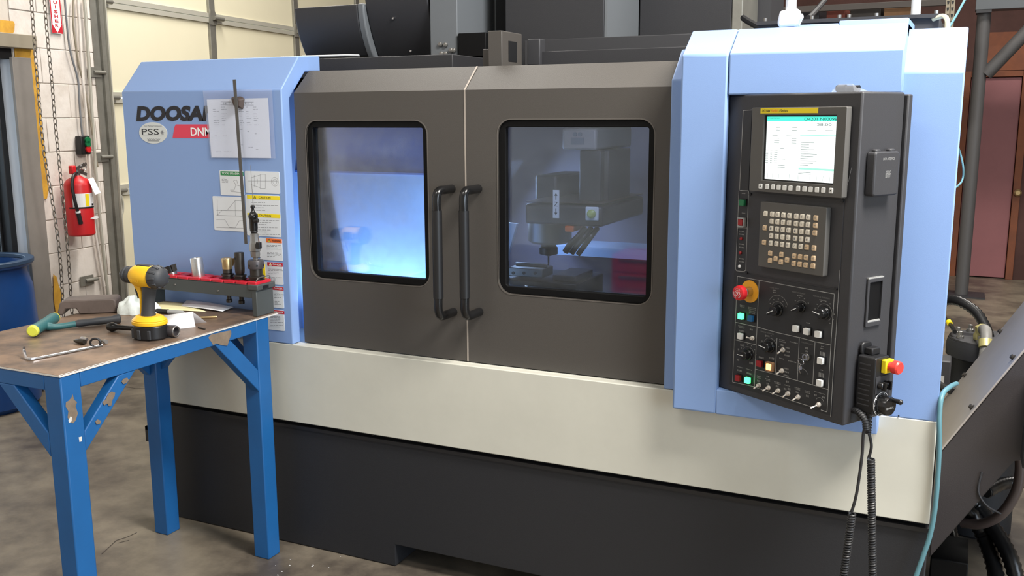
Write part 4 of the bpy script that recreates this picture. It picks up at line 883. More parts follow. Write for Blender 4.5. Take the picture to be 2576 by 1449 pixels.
MB().tube(coil(at(2191, 1153, g.y), c_end, .0078, .003, 56), .0030, 6).build('coiled_cord', 'cord', hw)
g2 = FP.p(PW-.004, ZB+.018, -.03)
cc = thing('console_cord', at(2120, 1500, g2.y), 'coiled black cord dropping from the console corner, left of the pendant cord', 'cord')
s1 = FQ.p(.04, ZB+.035, 0)
strain(spline([s1, s1+V((.012, -.02, .004)), s1+V((.03, -.035, -.01)), s1+V((.036, -.04, -.035))], 5), .0085, cc)
yb_ = (s1+V((.036, -.04, -.035))).y
MB().tube(spline([s1+V((.036, -.04, -.03)), at(2172, 1090, yb_), at(2168, 1150, yb_), at(2155, 1240, yb_), at(2143, 1285, yb_), at(2140, 1290, yb_)], 8), .0038).build('cord', 'cord', cc)
MB().tube(coil(at(2144, 1290, yb_), at(2119, 1475, yb_-.01), .0078, .003, 29), .0030, 6).build('coiled_cord', 'cord', cc)

# small bag with connectors lying on the console
a, b = FP.ij(2128, 215, -.05)
FK = Fr(FP.p(FP.ij(2128, 225, -.05)[0], ZT, -.05), PU, (0, 0, 1))
bg = thing('plastic_bag', FK.p(0, 0, 0), 'small clear plastic bag of black connectors on top of the console', 'bag')
MB(FK).cyl((-.025, .010, 0), (.0, .010, 0), .009).cyl((.0, .009, 0), (.035, .009, -.005), .008).build('connector', 'black', bg)
MB(FK).add([(-.04, .008, .0), (-.014, .021, .01), (.018, .021, .0), (.034, .012, .0), (.06, .001, -.01), (.04, .001, .02), (-.025, .001, .022), (-.035, .001, -.02), (.03, .001, -.025)],
           [(0, 1, 6), (1, 2, 5, 6), (2, 3, 5), (3, 4, 5), (0, 7, 1), (1, 7, 8, 2), (2, 8, 3), (3, 8, 4), (0, 6, 7)]).build('film', 'film', bg, sharp=10)

# ------------------------------------------------------------------ sleeve, sheet, magnet and flat bar on the left cover
def poly_fm(pts, c): return [FM.ij(x, y, c) for x, y in pts]
tag(MB(FM).prism(poly_fm([(510, 228), (684, 223.5), (693, 398.5), (531, 397.5)][::-1], .006), .0055, .0062).build('plastic_sleeve', 'film'), 'clear plastic document sleeve held on the blue cover', 'sleeve')
ps = thing('paper_sheet', FM.p(*FM.ij(605, 397), .002), 'white printed setup sheet inside the clear sleeve', 'paper')
MB(FM).prism(poly_fm([(520, 250.5), (674, 246.5), (681.5, 397.5), (532, 396)][::-1], .004), .0030, .0038).build('sheet', 'paper', ps)
mb = MB(FM)
for k in range(22):
    y0 = 268+k*5.6; 
    for x0, x1 in ((535, 550), (556, 575), (600, 612), (618, 630), (636, 648)):
        if (k*7+x0) % 5 and k < 9 or (k*3+x0) % 7 == 0: txtlines(mb, FM, x0+k*.4, y0, x1+k*.4, y0+3, 1, -.01, .0040, .9, seed=k*31+x0)
for x0, y0, x1, y1 in ((557, 256, 640, 256.8), (557, 264, 640, 264.8)): mb.line([FM.ij(x0, y0), FM.ij(x1, y1)], .0012, .0038, .0002)
mb.text('SETUP SHEET', *FM.rc(560, 257.5, 636, 262.5, .004), .004)
mb.build('print', 'ink_gray', ps, norm=False)
a, b = FM.ij(596, 256, .015)
MB(FM).taper([(a-.032, b+.018), (a-.018, b-.02), (a+.02, b-.028), (a+.030, b+.012), (a+.012, b+.02)][::-1], .0063, [(a-.020, b+.01), (a-.012, b-.012), (a+.01, b-.015), (a+.016, b+.006), (a+.006, b+.01)][::-1], .022).build('magnet', M('magnet', (76, 64, 60), .5), None, bevel=.003, label='dark magnet pinning the sleeve to the blue cover, behind the bar', cat='magnet')
t0, t1 = FM.p(*FM.ij(589.5, 200, .026), .026), FM.p(*FM.ij(619, 613, .03), .030)
m_ = MB(); m_.bar(t0, t1, .0125, .003, up=(0, -1, 0)); m_.build('flat_bar', M('bar_gray', (88, 86, 84), .4, .4), None, label='long grey steel flat bar hanging from the magnet', cat='bar')

# ------------------------------------------------------------------ workbench
TX0, TX1, TY0, TY1, TZ = -2.83, -2.186, -.948, -.02, .906
wb = thing('work_table', ((TX0+TX1)/2, (TY0+TY1)/2, 0), 'blue welded steel work table with worn brown top', 'table')
MB().box(TX0, TX1, TY0, TY1, TZ-.006, TZ).build('tabletop', 'table_top', wb)
MB().add([(TX1-.003, TY0, TZ+.0003), (TX1+.001, TY0-.001, TZ-.002), (TX1+.001, TY1, TZ-.002), (TX1-.003, TY1, TZ+.0003), (TX1+.001, TY0-.001, TZ-.006), (TX1+.001, TY1, TZ-.006)], [(0, 1, 2, 3), (1, 4, 5, 2)]).box(TX0, TX1, TY0-.001, TY0, TZ-.0055, TZ-.001).build('tabletop_edge', 'plate_edge', wb)  # steel plate edge, its pale colour also paints the edge highlight
L_ = .066; i_ = .002
for x in (TX0+.084, TX1-i_-L_):
    for y in (TY0+i_, TY1-.05-L_):
        MB().box(x, x+L_, y, y+L_, 0, TZ-.006).build('leg', 'table_blue', wb, bevel=.004)
RZ0, RZ1 = .856, TZ-.006
for x in (TX0+.084, TX1-i_-.04): MB().box(x, x+.04, TY0+i_+L_, TY1-.05-L_, RZ0, RZ1).build('rail', 'table_blue', wb, bevel=.002)
MB().box(TX0+.084+L_, TX1-i_-L_, TY0+i_, TY0+i_+.04, RZ0, RZ1).build('rail', 'table_blue', wb, bevel=.002)
MB().box(TX0+.084+L_, TX1-i_-L_, TY1-.09, TY1-.05, RZ0, RZ1).build('rail', 'table_blue', wb, bevel=.002)
for x in (TX0+.086, TX1-i_-.038):
    fr = Fr((x, 0, 0), (0, 1, 0), (0, 0, 1), (1, 0, 0))
    y0 = TY0+i_+L_; y1 = TY1-.05-L_
    MB(fr).prism([(y0, .665), (y0, .725), (y0+.135, RZ0), (y0+.20, RZ0)], 0, .036).build('brace', 'table_blue', wb, bevel=.003)
    MB(fr).prism([(y1, .640), (y1, .720), (y1-.13, RZ0), (y1-.205, RZ0)], 0, .036).build('brace', 'table_blue', wb, bevel=.003)
for y in (TY0+i_, TY1-.09):
    fr = Fr((0, y, 0), (1, 0, 0), (0, 0, 1), (0, 1, 0)); x0 = TX0+.084+L_; x1 = TX1-i_-L_
    MB(fr).prism([(x1, .66), (x1, .73), (x1-.125, RZ0), (x1-.19, RZ0)], 0, .036).build('brace', 'table_blue', wb, bevel=.003)
    MB(fr).prism([(x0, .66), (x0, .73), (x0+.125, RZ0), (x0+.19, RZ0)], 0, .036).build('brace', 'table_blue', wb, bevel=.003)
# bare metal patches worn through the paint
FR_ = Fr((TX1-i_+.0, 0, 0), (0, 1, 0), (0, 0, 1))
def patch(pts, nm='worn_patch', fr=FR_, mat='bare'): MB(fr).prism([fr.ij(*p, .0004) for p in pts], .0, .0006).build(nm, mat, wb)
patch([(166, 1012), (173, 1008), (180, 1000), (183, 992), (186, 1005), (194, 1012), (190, 1022), (196, 1040), (190, 1058), (184, 1065), (176, 1062), (170, 1050), (172, 1035), (165, 1022)])
patch([(178, 1047), (181, 1050), (180, 1060), (174, 1064), (172, 1058)], mat='plate_edge', fr=Fr((TX1-i_+.0006, 0, 0), (0, 1, 0), (0, 0, 1)))
patch([(530, 842), (560, 835), (581, 831), (582, 840), (576, 857), (572, 870), (556, 868), (545, 864), (536, 868), (530, 858), (524, 850)])
patch([(273, 990), (281, 985), (290, 988), (288, 998), (283, 1006), (280, 1020), (274, 1022), (270, 1015), (262, 1020), (258, 1012), (266, 1004)])
patch([(310, 953), (320, 950), (324, 956), (318, 964), (310, 966), (306, 960)])
patch([(245, 1055), (254, 1058), (252, 1066), (243, 1068), (240, 1060)]); patch([(198, 1100), (206, 1098), (206, 1110), (200, 1112)], mat='plate_edge')

G = lambda x, y, z=TZ: atz(x, y, z)
# tool rack along the back of the table
rk = thing('tool_rack', (-2.45, -.06, TZ), 'grey steel tool holder rack with red inserts at the back of the table', 'tool rack')
RX0, RX1, RY0, RY1 = -2.74, -2.20, -.112, -.022
MB().box(RX0, RX1-.02, RY0, RY0+.003, .972, 1.018).box(RX0, RX1-.02, RY1-.003, RY1, .972, 1.018).box(RX0, RX1-.02, RY0, RY0+.02, 1.015, 1.018).box(RX0, RX1-.02, RY1-.02, RY1, 1.015, 1.018).build('beam', 'rack_gray', rk, bevel=.001)
MB().box(RX1-.022, RX1, RY0-.001, RY1, TZ, 1.000).box(RX1-.035, RX1+.008, RY0-.004, RY1+.004, 1.0, 1.02).build('end_leg', 'rack_gray', rk, bevel=.003)
MB().box(RX0, RX0+.02, RY0, RY1, TZ, 1.0).build('end_leg', 'rack_gray', rk, bevel=.003)
MB().box(RX1+.0075, RX1+.0095, RY0+.025, RY0+.055, 1.003, 1.014).build('end_slot', 'black', rk)
MB().tube(spline([(RX1-.012, RY0+.01, 1.015), (RX1-.002, RY0+.012, 1.04), (RX1-.0, RY0+.05, 1.044), (RX1-.002, RY1-.012, 1.04), (RX1-.012, RY1-.008, 1.015)], 6), .002, 8).build('wire_handle', 'steel', rk)
MB().tube(spline([(RX0+.012, RY0+.01, 1.015), (RX0-.002, RY0+.012, 1.032), (RX0-.03, RY0+.03, 1.034), (RX0-.002, RY1-.012, 1.034), (RX0+.012, RY1-.008, 1.015)], 6), .002, 8).build('wire_handle', 'steel', rk)
n = 9
for k in range(n):
    x0 = RX0+.01+k*(RX1-.045-RX0-.01)/n; x1 = RX0+.01+(k+1)*(RX1-.045-RX0-.01)/n-.003; xm = (x0+x1)/2; ym = (RY0+RY1)/2
    sq = [(x, y) for x, y in rrect(x0, x1, RY0+.004, RY1-.004, .006, 5)]
    ci = []
    for (x, y) in sq: t = math.atan2(y-ym, x-xm); ci.append((xm+.021*math.cos(t), ym+.021*math.sin(t)))
    MB().ring(sq, ci, 1.012, 1.026).build('insert', 'rack_red', rk, bevel=.0015)
MB().box(RX1-.043, RX1-.004, RY0+.004, RY1-.004, 1.012, 1.03).build('insert', 'rack_red', rk, bevel=.002)
for x in (441, 549):
    p = at(x, 716 if x < 500 else 732, RY0); MB(Fr((0, RY0, 0), (1, 0, 0), (0, 0, 1))).lathe((p.x, p.z, 0), (0, 0, 1), [(.0035, 0), (.003, .002), (.001, .0025)], 10).build('rivet', 'steel', rk)
RM = (RY0+RY1)/2
def holder(px, label, nm, cat, prof, mat, zc=1.026, mats=None, group=None):
    x = at(px, 690, RM).x; t = thing(nm, (x, RM, zc-.03), label, cat, 'tool holders standing in the rack'); return t, x
def stem(t, x): MB().lathe((x, RM, .972), (0, 0, -1), [(.012, -.06), (.014, -.02), (.008, 0), (.008, .022), (.011, .024), (.011, .034), (.006, .036)], 16).build('pull_stud', 'dark_steel', t)
fl = [(.022, 0), (.0225, .004), (.019, .006), (.019, .009), (.0225, .011), (.0225, .016), (.014, .018)]
# face mill, gold insert
t, x = holder(573, 'short tool holder with a gold insert shell mill, left of the black holder', 'tool_holder', 'tool holder', None, None)
stem(t, x); MB().lathe((x, RM, 1.027), (0, 0, 1), fl+[(.017, .02), (.017, .034)], 28).build('taper_flange', 'dark_steel', t)
MB().lathe((x, RM, 1.061), (0, 0, 1), [(.0175, 0), (.0185, .01), (.0185, .036), (.016, .040), (.010, .040)], 28).build('cutter_body', 'gold_steel', t)
for k in range(3): q = k*2.09-1.2; MB().bar((x+.017*math.cos(q), RM+.017*math.sin(q), 1.072), (x+.024*math.cos(q), RM+.024*math.sin(q), 1.098), .010, .008).build('cutting_insert', 'gold_steel', t)
# black end-mill holder
t, x = holder(604, 'black end mill holder, middle of the three upright tool holders', 'tool_holder', 'tool holder', None, None)
stem(t, x); MB().lathe((x, RM, 1.027), (0, 0, 1), fl+[(.0165, .024), (.0175, .04), (.0175, .092), (.0165, .097), (.009, .098)], 28).build('body', 'dark_steel', t)
MB().cyl((x-.004, RM-.0165, 1.104), (x-.004, RM-.0185, 1.104), .004).build('set_screw', 'black', t)
# big holder with drill chuck, edge finder, probe
t, x = holder(645, 'tall tool holder carrying a keyless chuck and dial probe with a needle', 'tool_holder', 'tool holder', None, None)
stem(t, x)
MB().lathe((x, RM, 1.027), (0, 0, 1), [(.028, 0), (.0285, .005), (.024, .007), (.024, .01), (.0285, .012), (.0285, .018), (.022, .02), (.022, .044)], 30).build('taper_flange', 'dark_steel', t)
nt_ = MB().lathe((x, RM, 1.071), (0, 0, 1), [(.027, 0), (.0285, .004), (.0285, .024), (.026, .030), (.012, .031)], 30).build('collet_nut', 'head_dark', t)
for k in range(6): q = k*PI/3+.3; MB().box(-.004, .004, 0, 0, 0, 0) if False else MB().cyl((x+.0275*math.cos(q), RM+.0275*math.sin(q), 1.084), (x+.0292*math.cos(q), RM+.0292*math.sin(q), 1.084), .004, n=8).build('nut_hole', 'black', nt_)
MB().lathe((x, RM, 1.10), (0, 0, 1), [(.009, 0), (.009, .010), (.0155, .012), (.0165, .02), (.0165, .032), (.0195, .034), (.0195, .058), (.0175, .064), (.0155, .072), (.0145, .094), (.010, .098)], 8).build('chuck', 'steel', t, sharp=20)
MB().lathe((x, RM, 1.198), (0, 0, 1), [(.011, 0), (.013, .004), (.012, .008)], 20).build('chuck_ring', 'black', t)
MB().lathe((x-.001, RM, 1.206), (0, 0, 1), [(.0135, 0), (.0145, .01), (.0145, .038), (.016, .045), (.0175, .05), (.0165, .056), (.010, .064), (.006, .070), (.005, .078), (.008, .082), (.0075, .088), (.002, .09)], 20).build('probe_body', 'gloss_black', t)
MB().cyl((x+.012, RM-.01, 1.24), (x+.026, RM-.008, 1.245), .008).cyl((x+.013, RM-.008, 1.262), (x+.023, RM-.008, 1.264), .004).build('probe_knob', 'black', t)
MB().cyl((x+.002, RM, 1.29), (x-.001, RM, 1.435), .0012, .0006, n=8).build('needle', 'steel', t)
MB().box(x+.02, x+.036, RM-.02, RM-.005, 1.145, 1.168).bar((x+.018, RM-.012, 1.15), (x+.030, RM-.012, 1.162), .008, .006).build('lever', 'black', t, bevel=.002)
MB().cyl((x+.015, RM-.01, 1.112), (x+.040, RM-.02, 1.114), .0008, n=6).build('pin', 'black', t)
# aluminium slug, leaning
x = at(498, 660, RM).x
p0 = V((x+.006, RM-.005, 1.008)); d = V((-.10, 0, .99)).normalized()
MB().lathe(p0, d, [(.0215, 0), (.0225, .002), (.0225, .084), (.0215, .086), (.019, .0862), (.019, .0835)], 36).build('slug', 'alu', None, label='bright turned aluminium cylinder leaning in the rack', cat='cylinder')
# indexable cutter lying in the left end of the rack
x = at(432, 680, RM).x; ct = thing('milling_cutter', (x, RM, 1.01), 'small black toothed shell mill cutter tilted in the rack left of the aluminium cylinder', 'cutter')
d = V((-.30, -.1, .94)).normalized(); p0 = V((x+.008, RM, 1.012)); MB().lathe(p0, d, [(.0165, 0), (.0175, .018), (.0175, .02)], 24).build('hub', 'steel', ct)
MB().lathe(p0+d*.02, d, [(.016, 0), (.0155, .024), (.006, .025)], 20).build('cutter_body', 'black', ct)
px_ = d.orthogonal().normalized(); py_ = d.cross(px_)
for k in range(6):
    q = k*PI/3; r_ = px_*math.cos(q)+py_*math.sin(q); MB().bar(p0+d*.02+r_*.017, p0+d*.046+r_*.0205, .010, .007, up=r_).build('tooth', 'dark_steel', ct)

# cordless drill standing on its battery
do = G(355, 858); do = V((do.x-.005, do.y+.045, TZ))
dd = thing('cordless_drill', do, 'yellow and black cordless drill standing on its battery', 'drill')
U = V((-1, .03, 0)).normalized(); Wd = V((0, 0, 1)).cross(U)*-1
FDr = Fr(do, U, (0, 0, 1))                 # a: towards the chuck, b: up, c: sideways towards the viewer
s = .98
def DP(a, b): return (a*s, b*s)
# battery and foot: rounded blocks with plan-view outlines
FPl = Fr(do, U, U.cross(V((0, 0, 1))).normalized()*-1)
FPl.w = V((0, 0, 1))
oval = lambda ra, rb, n=28, off=0: [(off+ra*math.cos(2*PI*k/n)*(1 if abs(math.cos(2*PI*k/n)) < .8 else .98), rb*math.sin(2*PI*k/n)) for k in range(n)]
b_ = MB(FPl).taper(oval(.055, .044), .001, oval(.058, .047), .006).prism(oval(.058, .047), .006, .042).taper(oval(.058, .047), .042, oval(.056, .045), .046)
bt = b_.build('battery', 'black', dd)
for q in (-2.2, -1.57, -.94, .94, 1.57, 2.2):
    MB(FPl).box(.057*math.cos(q)-.007, .057*math.cos(q)+.007, .046*math.sin(q)-.003, .046*math.sin(q)+.003, .004, .034).build('battery_rib', 'drill_dark', bt, bevel=.002)
MB(FPl).prism(oval(.060, .049), .046, .060).taper(oval(.060, .049), .060, oval(.045, .034), .074).build('foot', 'drill_yellow', dd, bevel=.003)
MB(FDr).box(-.022, .004, .052, .057, .0485, .0495).box(.022, .038, .050, .066, .046, .054).build('battery_latch', 'drill_yellow', dd, bevel=.002)
MB(FDr).box(-.02, .002, .0535, .0560, .0493, .0500).build('foot_slot', 'black', dd)
hl = MB(FDr)
def hsec(a, b, ra, rc, n=14): return [(a+ra*math.cos(2*PI*k/n), b, rc*math.sin(2*PI*k/n)) for k in range(n)]
secs = [hsec(.004, .070, .026, .022), hsec(.002, .09, .022, .0195), hsec(-.002, .12, .021, .019), hsec(-.007, .15, .024, .020), hsec(-.012, .172, .03, .021)]
vs = [p for s_ in secs for p in s_]; n = 14; m = len(secs)
hl.add(vs, [(j*n+i, j*n+(i+1) % n, (j+1)*n+(i+1) % n, (j+1)*n+i) for j in range(m-1) for i in range(n)]+[tuple(range(n)), tuple(range((m-1)*n, m*n))])
hl.build('grip', 'drill_dark', dd)
MB(FDr).prism([(.022, .074), (.030, .074), (.027, .10), (.026, .125), (.034, .150), (.046, .165), (.05, .172), (.02, .172), (.015, .15), (.018, .12), (.019, .1)][::-1], -.012, .012).build('grip_spine', 'drill_yellow', dd, bevel=.003)
MB(FDr).prism([(.030, .128), (.038, .126), (.040, .134), (.047, .150), (.047, .162), (.034, .158)][::-1], -.008, .008).build('trigger', 'black', dd, bevel=.002)
HB = .200
MB(FDr).lathe((-.040, HB, 0), (1, 0, 0), [(.032, 0), (.036, .008), (.0365, .06), (.034, .078), (.030, .088), (.026, .094)], 32).build('housing', 'drill_yellow', dd, bevel=.001)
mo = MB(FDr).lathe((-.036, HB, 0), (-1, 0, 0), [(.0365, 0), (.038, .005), (.036, .018), (.030, .030), (.018, .038), (.006, .040)], 28).build('motor_cap', 'drill_dark', dd)
for k in range(10):
    q = k*2*PI/10; P0 = FDr.p(-.042, HB+.036*math.sin(q), .036*math.cos(q)); P1 = FDr.p(-.066, HB+.030*math.sin(q), .030*math.cos(q)); MB().bar(P0, P1, .009, .008, up=FDr.v*math.sin(q)+FDr.w*math.cos(q)).build('cap_rib', 'drill_dark', mo, bevel=.002)
MB(FDr).lathe((.052, HB, 0), (1, 0, 0), [(.027, 0), (.028, .004), (.028, .014), (.024, .016), (.024, .026), (.0265, .027), (.0265, .034), (.022, .036), (.021, .044), (.015, .052), (.008, .056)], 28).build('chuck', 'drill_dark', dd)
cylp = MB(FDr); 
def side_plate(a0, a1, t0, t1, R0, nm, mat, n=8):
    mb = MB(FDr); P = [(HB+R0*math.sin(t0+(t1-t0)*k/n), R0*math.cos(t0+(t1-t0)*k/n)) for k in range(n+1)]
    for (b, c), (e, g) in zip(P[:-1], P[1:]): mb.add([(a0, b, c), (a1, b, c), (a1, e, g), (a0, e, g)], [(0, 1, 2, 3)])
    return mb.build(nm, mat, dd)
side_plate(-.008, .034, -.5, .42, .0372, 'name_plate', 'black'); side_plate(-.036, -.012, -.6, .5, .0372, 'vent_plate', 'drill_yellow')
mb = MB(FDr)
for k in range(4): mb.box(-.034+k*.0055, -.031+k*.0055, HB-.013, HB+.011, .0355, .0378)
mb.build('vent_slot', 'black', dd)
# lettering reads along the side plate: mirrored axis so that it reads from the viewer's side
FDl = Fr(FDr.p(0, 0, 0), -FDr.u, (0, 0, 1)); 
side = 1 if (CAM-do).dot(FDr.w) > 0 else -1
FT_ = Fr(do, FDr.u*side, (0, 0, 1))
MB(FT_).text('DEWALT', *(sorted((-.005*side, .031*side))), HB-.014, HB-.004, .0385, .02).build('lettering', 'drill_yellow', dd, norm=False)
MB(FDr).box(-.03, .03, HB+.030, HB+.037, -.012, .012).build('top_pad', 'black', dd, bevel=.003)

# dead-blow hammer
h0, h1 = G(84, 832, TZ+.022), G(136, 800, TZ+.022)
hm = thing('hammer', V((h0.x, h0.y, TZ)), 'teal dead blow hammer with yellow faces lying on the table', 'hammer')
d = (h1-h0).normalized(); L = (h1-h0).length
MB().lathe(h0, d, [(.0185, 0), (.0195, .012), (.018, .03), (.018, L*.6), (.0195, L-.01), (.0185, L)], 28).build('head', 'teal', hm)
MB().lathe(h0-d*.012, d, [(.014, 0), (.018, .003), (.0188, .012)], 28).build('face', 'lime', hm); MB().lathe(h1, d, [(.0185, 0), (.0175, .008), (.014, .011)], 28).build('face', 'lime', hm)
m0 = h0.lerp(h1, .42)
k0, k1, k2, k3 = m0+V((.012, -.006, .004)), G(140, 822, TZ+.012), G(195, 814, TZ+.014), G(298, 802, TZ+.016)
MB().tube(spline([m0, k1, k2], 6), .010, 12, rf=lambda i: .010 if i > 4 else .013).build('shaft', 'teal', hm)
dg = (k3-k2); MB().lathe(k2-dg*.05, dg, [(.010, 0), (.0125, .01), (.0115, dg.length*.3), (.0128, dg.length*.6), (.0122, dg.length*.9), (.0155, dg.length*1.0), (.0165, dg.length*1.07), (.013, dg.length*1.1)], 20).build('grip', 'drill_dark', hm)

# hex key
hx = [G(60, 872, TZ+.030), G(61, 885, TZ+.016), G(66, 899, TZ+.007), G(76, 903, TZ+.005), G(100, 900, TZ+.004), G(257, 869, TZ+.004)]
MB().tube(spline(hx[:5], 5)+[hx[5]], .0042, 6).build('hex_key', 'chrome', None, label='long bright L-shaped hex key near the table front edge', cat='hex key', sharp=20)

# small chuck key with knurled ring
w0 = G(240, 862, TZ+.014); tw = thing('deburring_tool', V((w0.x, w0.y, TZ)), 'small dark tool with a ring wheel and steel blade behind the hex key', 'tool')
MB().tube([w0+V((.70, -.3, 0)).normalized()*0 + V((.016*math.cos(q)*.8, .016*math.cos(q)*.5, .013*math.sin(q))) for q in [2*PI*k/20 for k in range(21)]], .0035, 8).build('ring', 'black', tw)
MB().lathe(G(186, 857, TZ+.008), (G(228, 862, TZ+.010)-G(186, 857, TZ+.008)), [(.002, 0), (.006, .01), (.009, .03), (.008, .05)], 12).build('body', 'dark_steel', tw)
MB().lathe(G(205, 852, TZ+.010), (G(236, 857, TZ+.012)-G(205, 852, TZ+.010)), [(.007, 0), (.0085, .012), (.005, .03)], 6).build('jaw', 'chrome', tw, sharp=10)
MB().cyl(G(250, 856, TZ+.008), G(270, 860, TZ+.006), .004, n=6).cyl(G(262, 858, TZ+.008), G(268, 860, TZ+.008), .006).build('shank', 'steel', tw)

# black nut driver handle with socket behind the drill
n0, n1 = G(278, 822, TZ+.016), G(443, 834, TZ+.020); d = n1-n0; L = d.length
nd = thing('nut_driver', V((n0.x, n0.y, TZ)), 'black handled socket driver lying behind the drill battery', 'driver')
MB().lathe(n0, d, [(.004, -.012), (.013, -.006), (.016, .006), (.013, .018), (.008, .03), (.008, L*.55)], 20).build('handle', 'gloss_black', nd)
MB().lathe(n0.lerp(n1, .5), d, [(.012, 0), (.019, .01), (.0205, L*.2), (.018, L*.3), (.0165, L*.34), (.0185, L*.36), (.0195, L*.48), (.018, L*.5), (.013, L*.5), (.012, L*.44)], 24).build('socket', 'head_dark', nd)
MB().tube([n1+V((0, 0, 0))+ (V((0, 0, 1))*math.sin(q)+d.normalized().cross(V((0, 0, 1)))*math.cos(q))*.0165 for q in [2*PI*k/24 for k in range(25)]], .0022, 6).build('socket_rim', 'steel', nd)

# folded white card
ca_, cb_ = G(402, 833), G(492, 823)
off = V((-.02, .075, 0)); ta, tb_ = at(386, 797, ca_.y+.012), at(484, 784, cb_.y+.012)
cd_ = MB().add([tuple(ca_), tuple(cb_), tuple(tb_), tuple(ta), tuple(ca_+off), tuple(cb_+off)],
               [(0, 1, 2, 3), (3, 2, 5, 4)])
o = cd_.build('folded_card', 'paper', None, label='bright white folded card standing behind the socket driver', cat='card'); sd = o.modifiers.new('s', 'SOLIDIFY'); sd.thickness = .0012
# papers
def sheet(pts, z, nm, mat, label, lift=0, n=6):
    P = [G(x, y, z) for x, y in pts]; mb = MB(); A, B, C_, D_ = P
    vs = []
    for j in range(n+1):
        for i in range(n+1):
            u, v = i/n, j/n; p = A.lerp(B, u).lerp(D_.lerp(C_, u), v); vs.append((p.x, p.y, p.z+lift*math.sin(PI*u)*math.sin(v*2.2+.3)))
    mb.add(vs, [(j*(n+1)+i, j*(n+1)+i+1, (j+1)*(n+1)+i+1, (j+1)*(n+1)+i) for j in range(n) for i in range(n)])
    o = mb.build(nm, mat, None, label=label, cat='paper', norm=False); s = o.modifiers.new('s', 'SOLIDIFY'); s.thickness = .0006; return o
sheet([(372, 778), (520, 784), (470, 764), (404, 757)], TZ+.002, 'note_sheet', 'note_yellow', 'pale yellow note sheet on the table under the white one', .004)
sheet([(455, 770), (560, 783), (588, 772), (470, 755)], TZ+.006, 'paper_scrap', 'paper', 'white paper sheet curling on the table below the rack', .006)
sheet([(374, 772), (400, 778), (408, 762), (392, 758)], TZ+.0015, 'green_slip', M('slip_green', (140, 160, 90), .8), 'thin green slip of paper peeking out left of the yellow note', .0)
# marker pen
m0, m1 = G(392, 782, TZ+.009), G(462, 787, TZ+.008); d = m1-m0
mk = thing('marker_pen', V((m0.x, m0.y, TZ)), 'grey marker pen with a black cap in front of the papers', 'pen')
MB().lathe(m0, d, [(.006, 0), (.0085, .002), (.009, d.length*.38), (.0095, d.length*.45), (.008, d.length*.46)], 16).build('cap', 'black', mk)
MB().lathe(m0.lerp(m1, .45), d, [(.0082, 0), (.0082, d.length*.5), (.006, d.length*.55), (.003, d.length*.6)], 16).build('barrel', 'line_gray', mk)
# loose pins
q0, q1 = G(503, 799, TZ+.004), G(546, 797, TZ+.004); d = q1-q0
MB().lathe(q0, d, [(.0025, -.012), (.003, 0), (.0042, .001), (.0042, d.length*.97), (.0035, d.length)], 14).build('dowel_pin', 'gold_steel', None, label='brass coloured pin on the table right of the card', cat='pin')
q0, q1 = G(500, 824, TZ+.003), G(516, 828, TZ+.003); MB().cyl(q0, q1, .0028, .002).ball(q0, .0036).build('small_screw', 'dark_steel', None, label='tiny dark screw on the table in front of the card', cat='screw')
# white rag heap
def rag(c, rx, ry, h, nm, seed):
    rr = random.Random(seed); n, m = 26, 9; vs = []
    ph = [rr.uniform(0, 6.28) for _ in range(6)]
    for j in range(m+1):
        f = j/m
        for i in range(n):
            t = 2*PI*i/n; k = 1+.13*math.sin(3*t+ph[0])+.1*math.sin(7*t+ph[1]+f*3)+.05*math.sin(11*t+ph[2])
            r = math.cos(f*PI/2)**.7*k
            vs.append((c[0]+rx*r*math.cos(t), c[1]+ry*r*math.sin(t), TZ+.001+h*math.sin(f*PI/2)*(1+.18*math.sin(4*t+ph[3]+f*5)+.1*math.sin(9*t+ph[4]))))
    mb = MB(); mb.add(vs, [(j*n+i, j*n+(i+1) % n, (j+1)*n+(i+1) % n, (j+1)*n+i) for j in range(m) for i in range(n)]+[tuple(range(n))[::-1], tuple(range(m*n, (m+1)*n))])
    return mb
rc = G(325, 792); r1 = rag((rc.x, rc.y+.03), .070, .042, .052, 'rag', 3)
r2 = rag((G(385, 785).x-.02, G(385, 785).y), .06, .03, .03, 'rag', 5); r1.v += r2.v; k = len(r1.v)-len(r2.v); r1.f += [tuple(i+k for i in f) for f in r2.f]
r1.build('rag', 'cloth', None, label='crumpled white rag on the table behind the drill', cat='rag', sharp=80)
# brown steel block at the back left corner
v0 = G(200, 792, TZ)
vb = thing('steel_block', (-2.80, -.20, TZ), 'brown steel block with a notch at the far left corner of the table', 'block')
fr = Fr((-2.875, -.385, TZ), (.80, .60, 0), (0, 0, 1))
MB(fr).prism([(0, 0), (.012, .045), (.03, .052), (.19, .052), (.2, .045), (.2, .001), (.075, .001), (.065, .022), (.03, .022), (.02, .0)][::-1], -.10, 0).build('body', 'brown_steel', vb, bevel=.004)
MB().box(-2.83, -2.68, -.76, -.66, TZ, TZ+.003).build('shim_plate', 'pale_trim', None, label='thin pale metal plate at the left edge of the table', cat='plate') if False else None

# ------------------------------------------------------------------ right side: conveyor, coolant drum, hoses, post, rack
FE_ = Fr((0, .30, 0), (1, 0, 0), (0, 0, 1)); CW = .55
cv = thing('chip_conveyor', (.1, .55, 0), 'dark steel inclined chip conveyor rising to the right beside the machine', 'conveyor')
S0, S1 = (-.20, .252), (.62, 1.638); n_ = V((-.86, .51)); tt = V((S1[0]-S0[0], S1[1]-S0[1])).normalized()
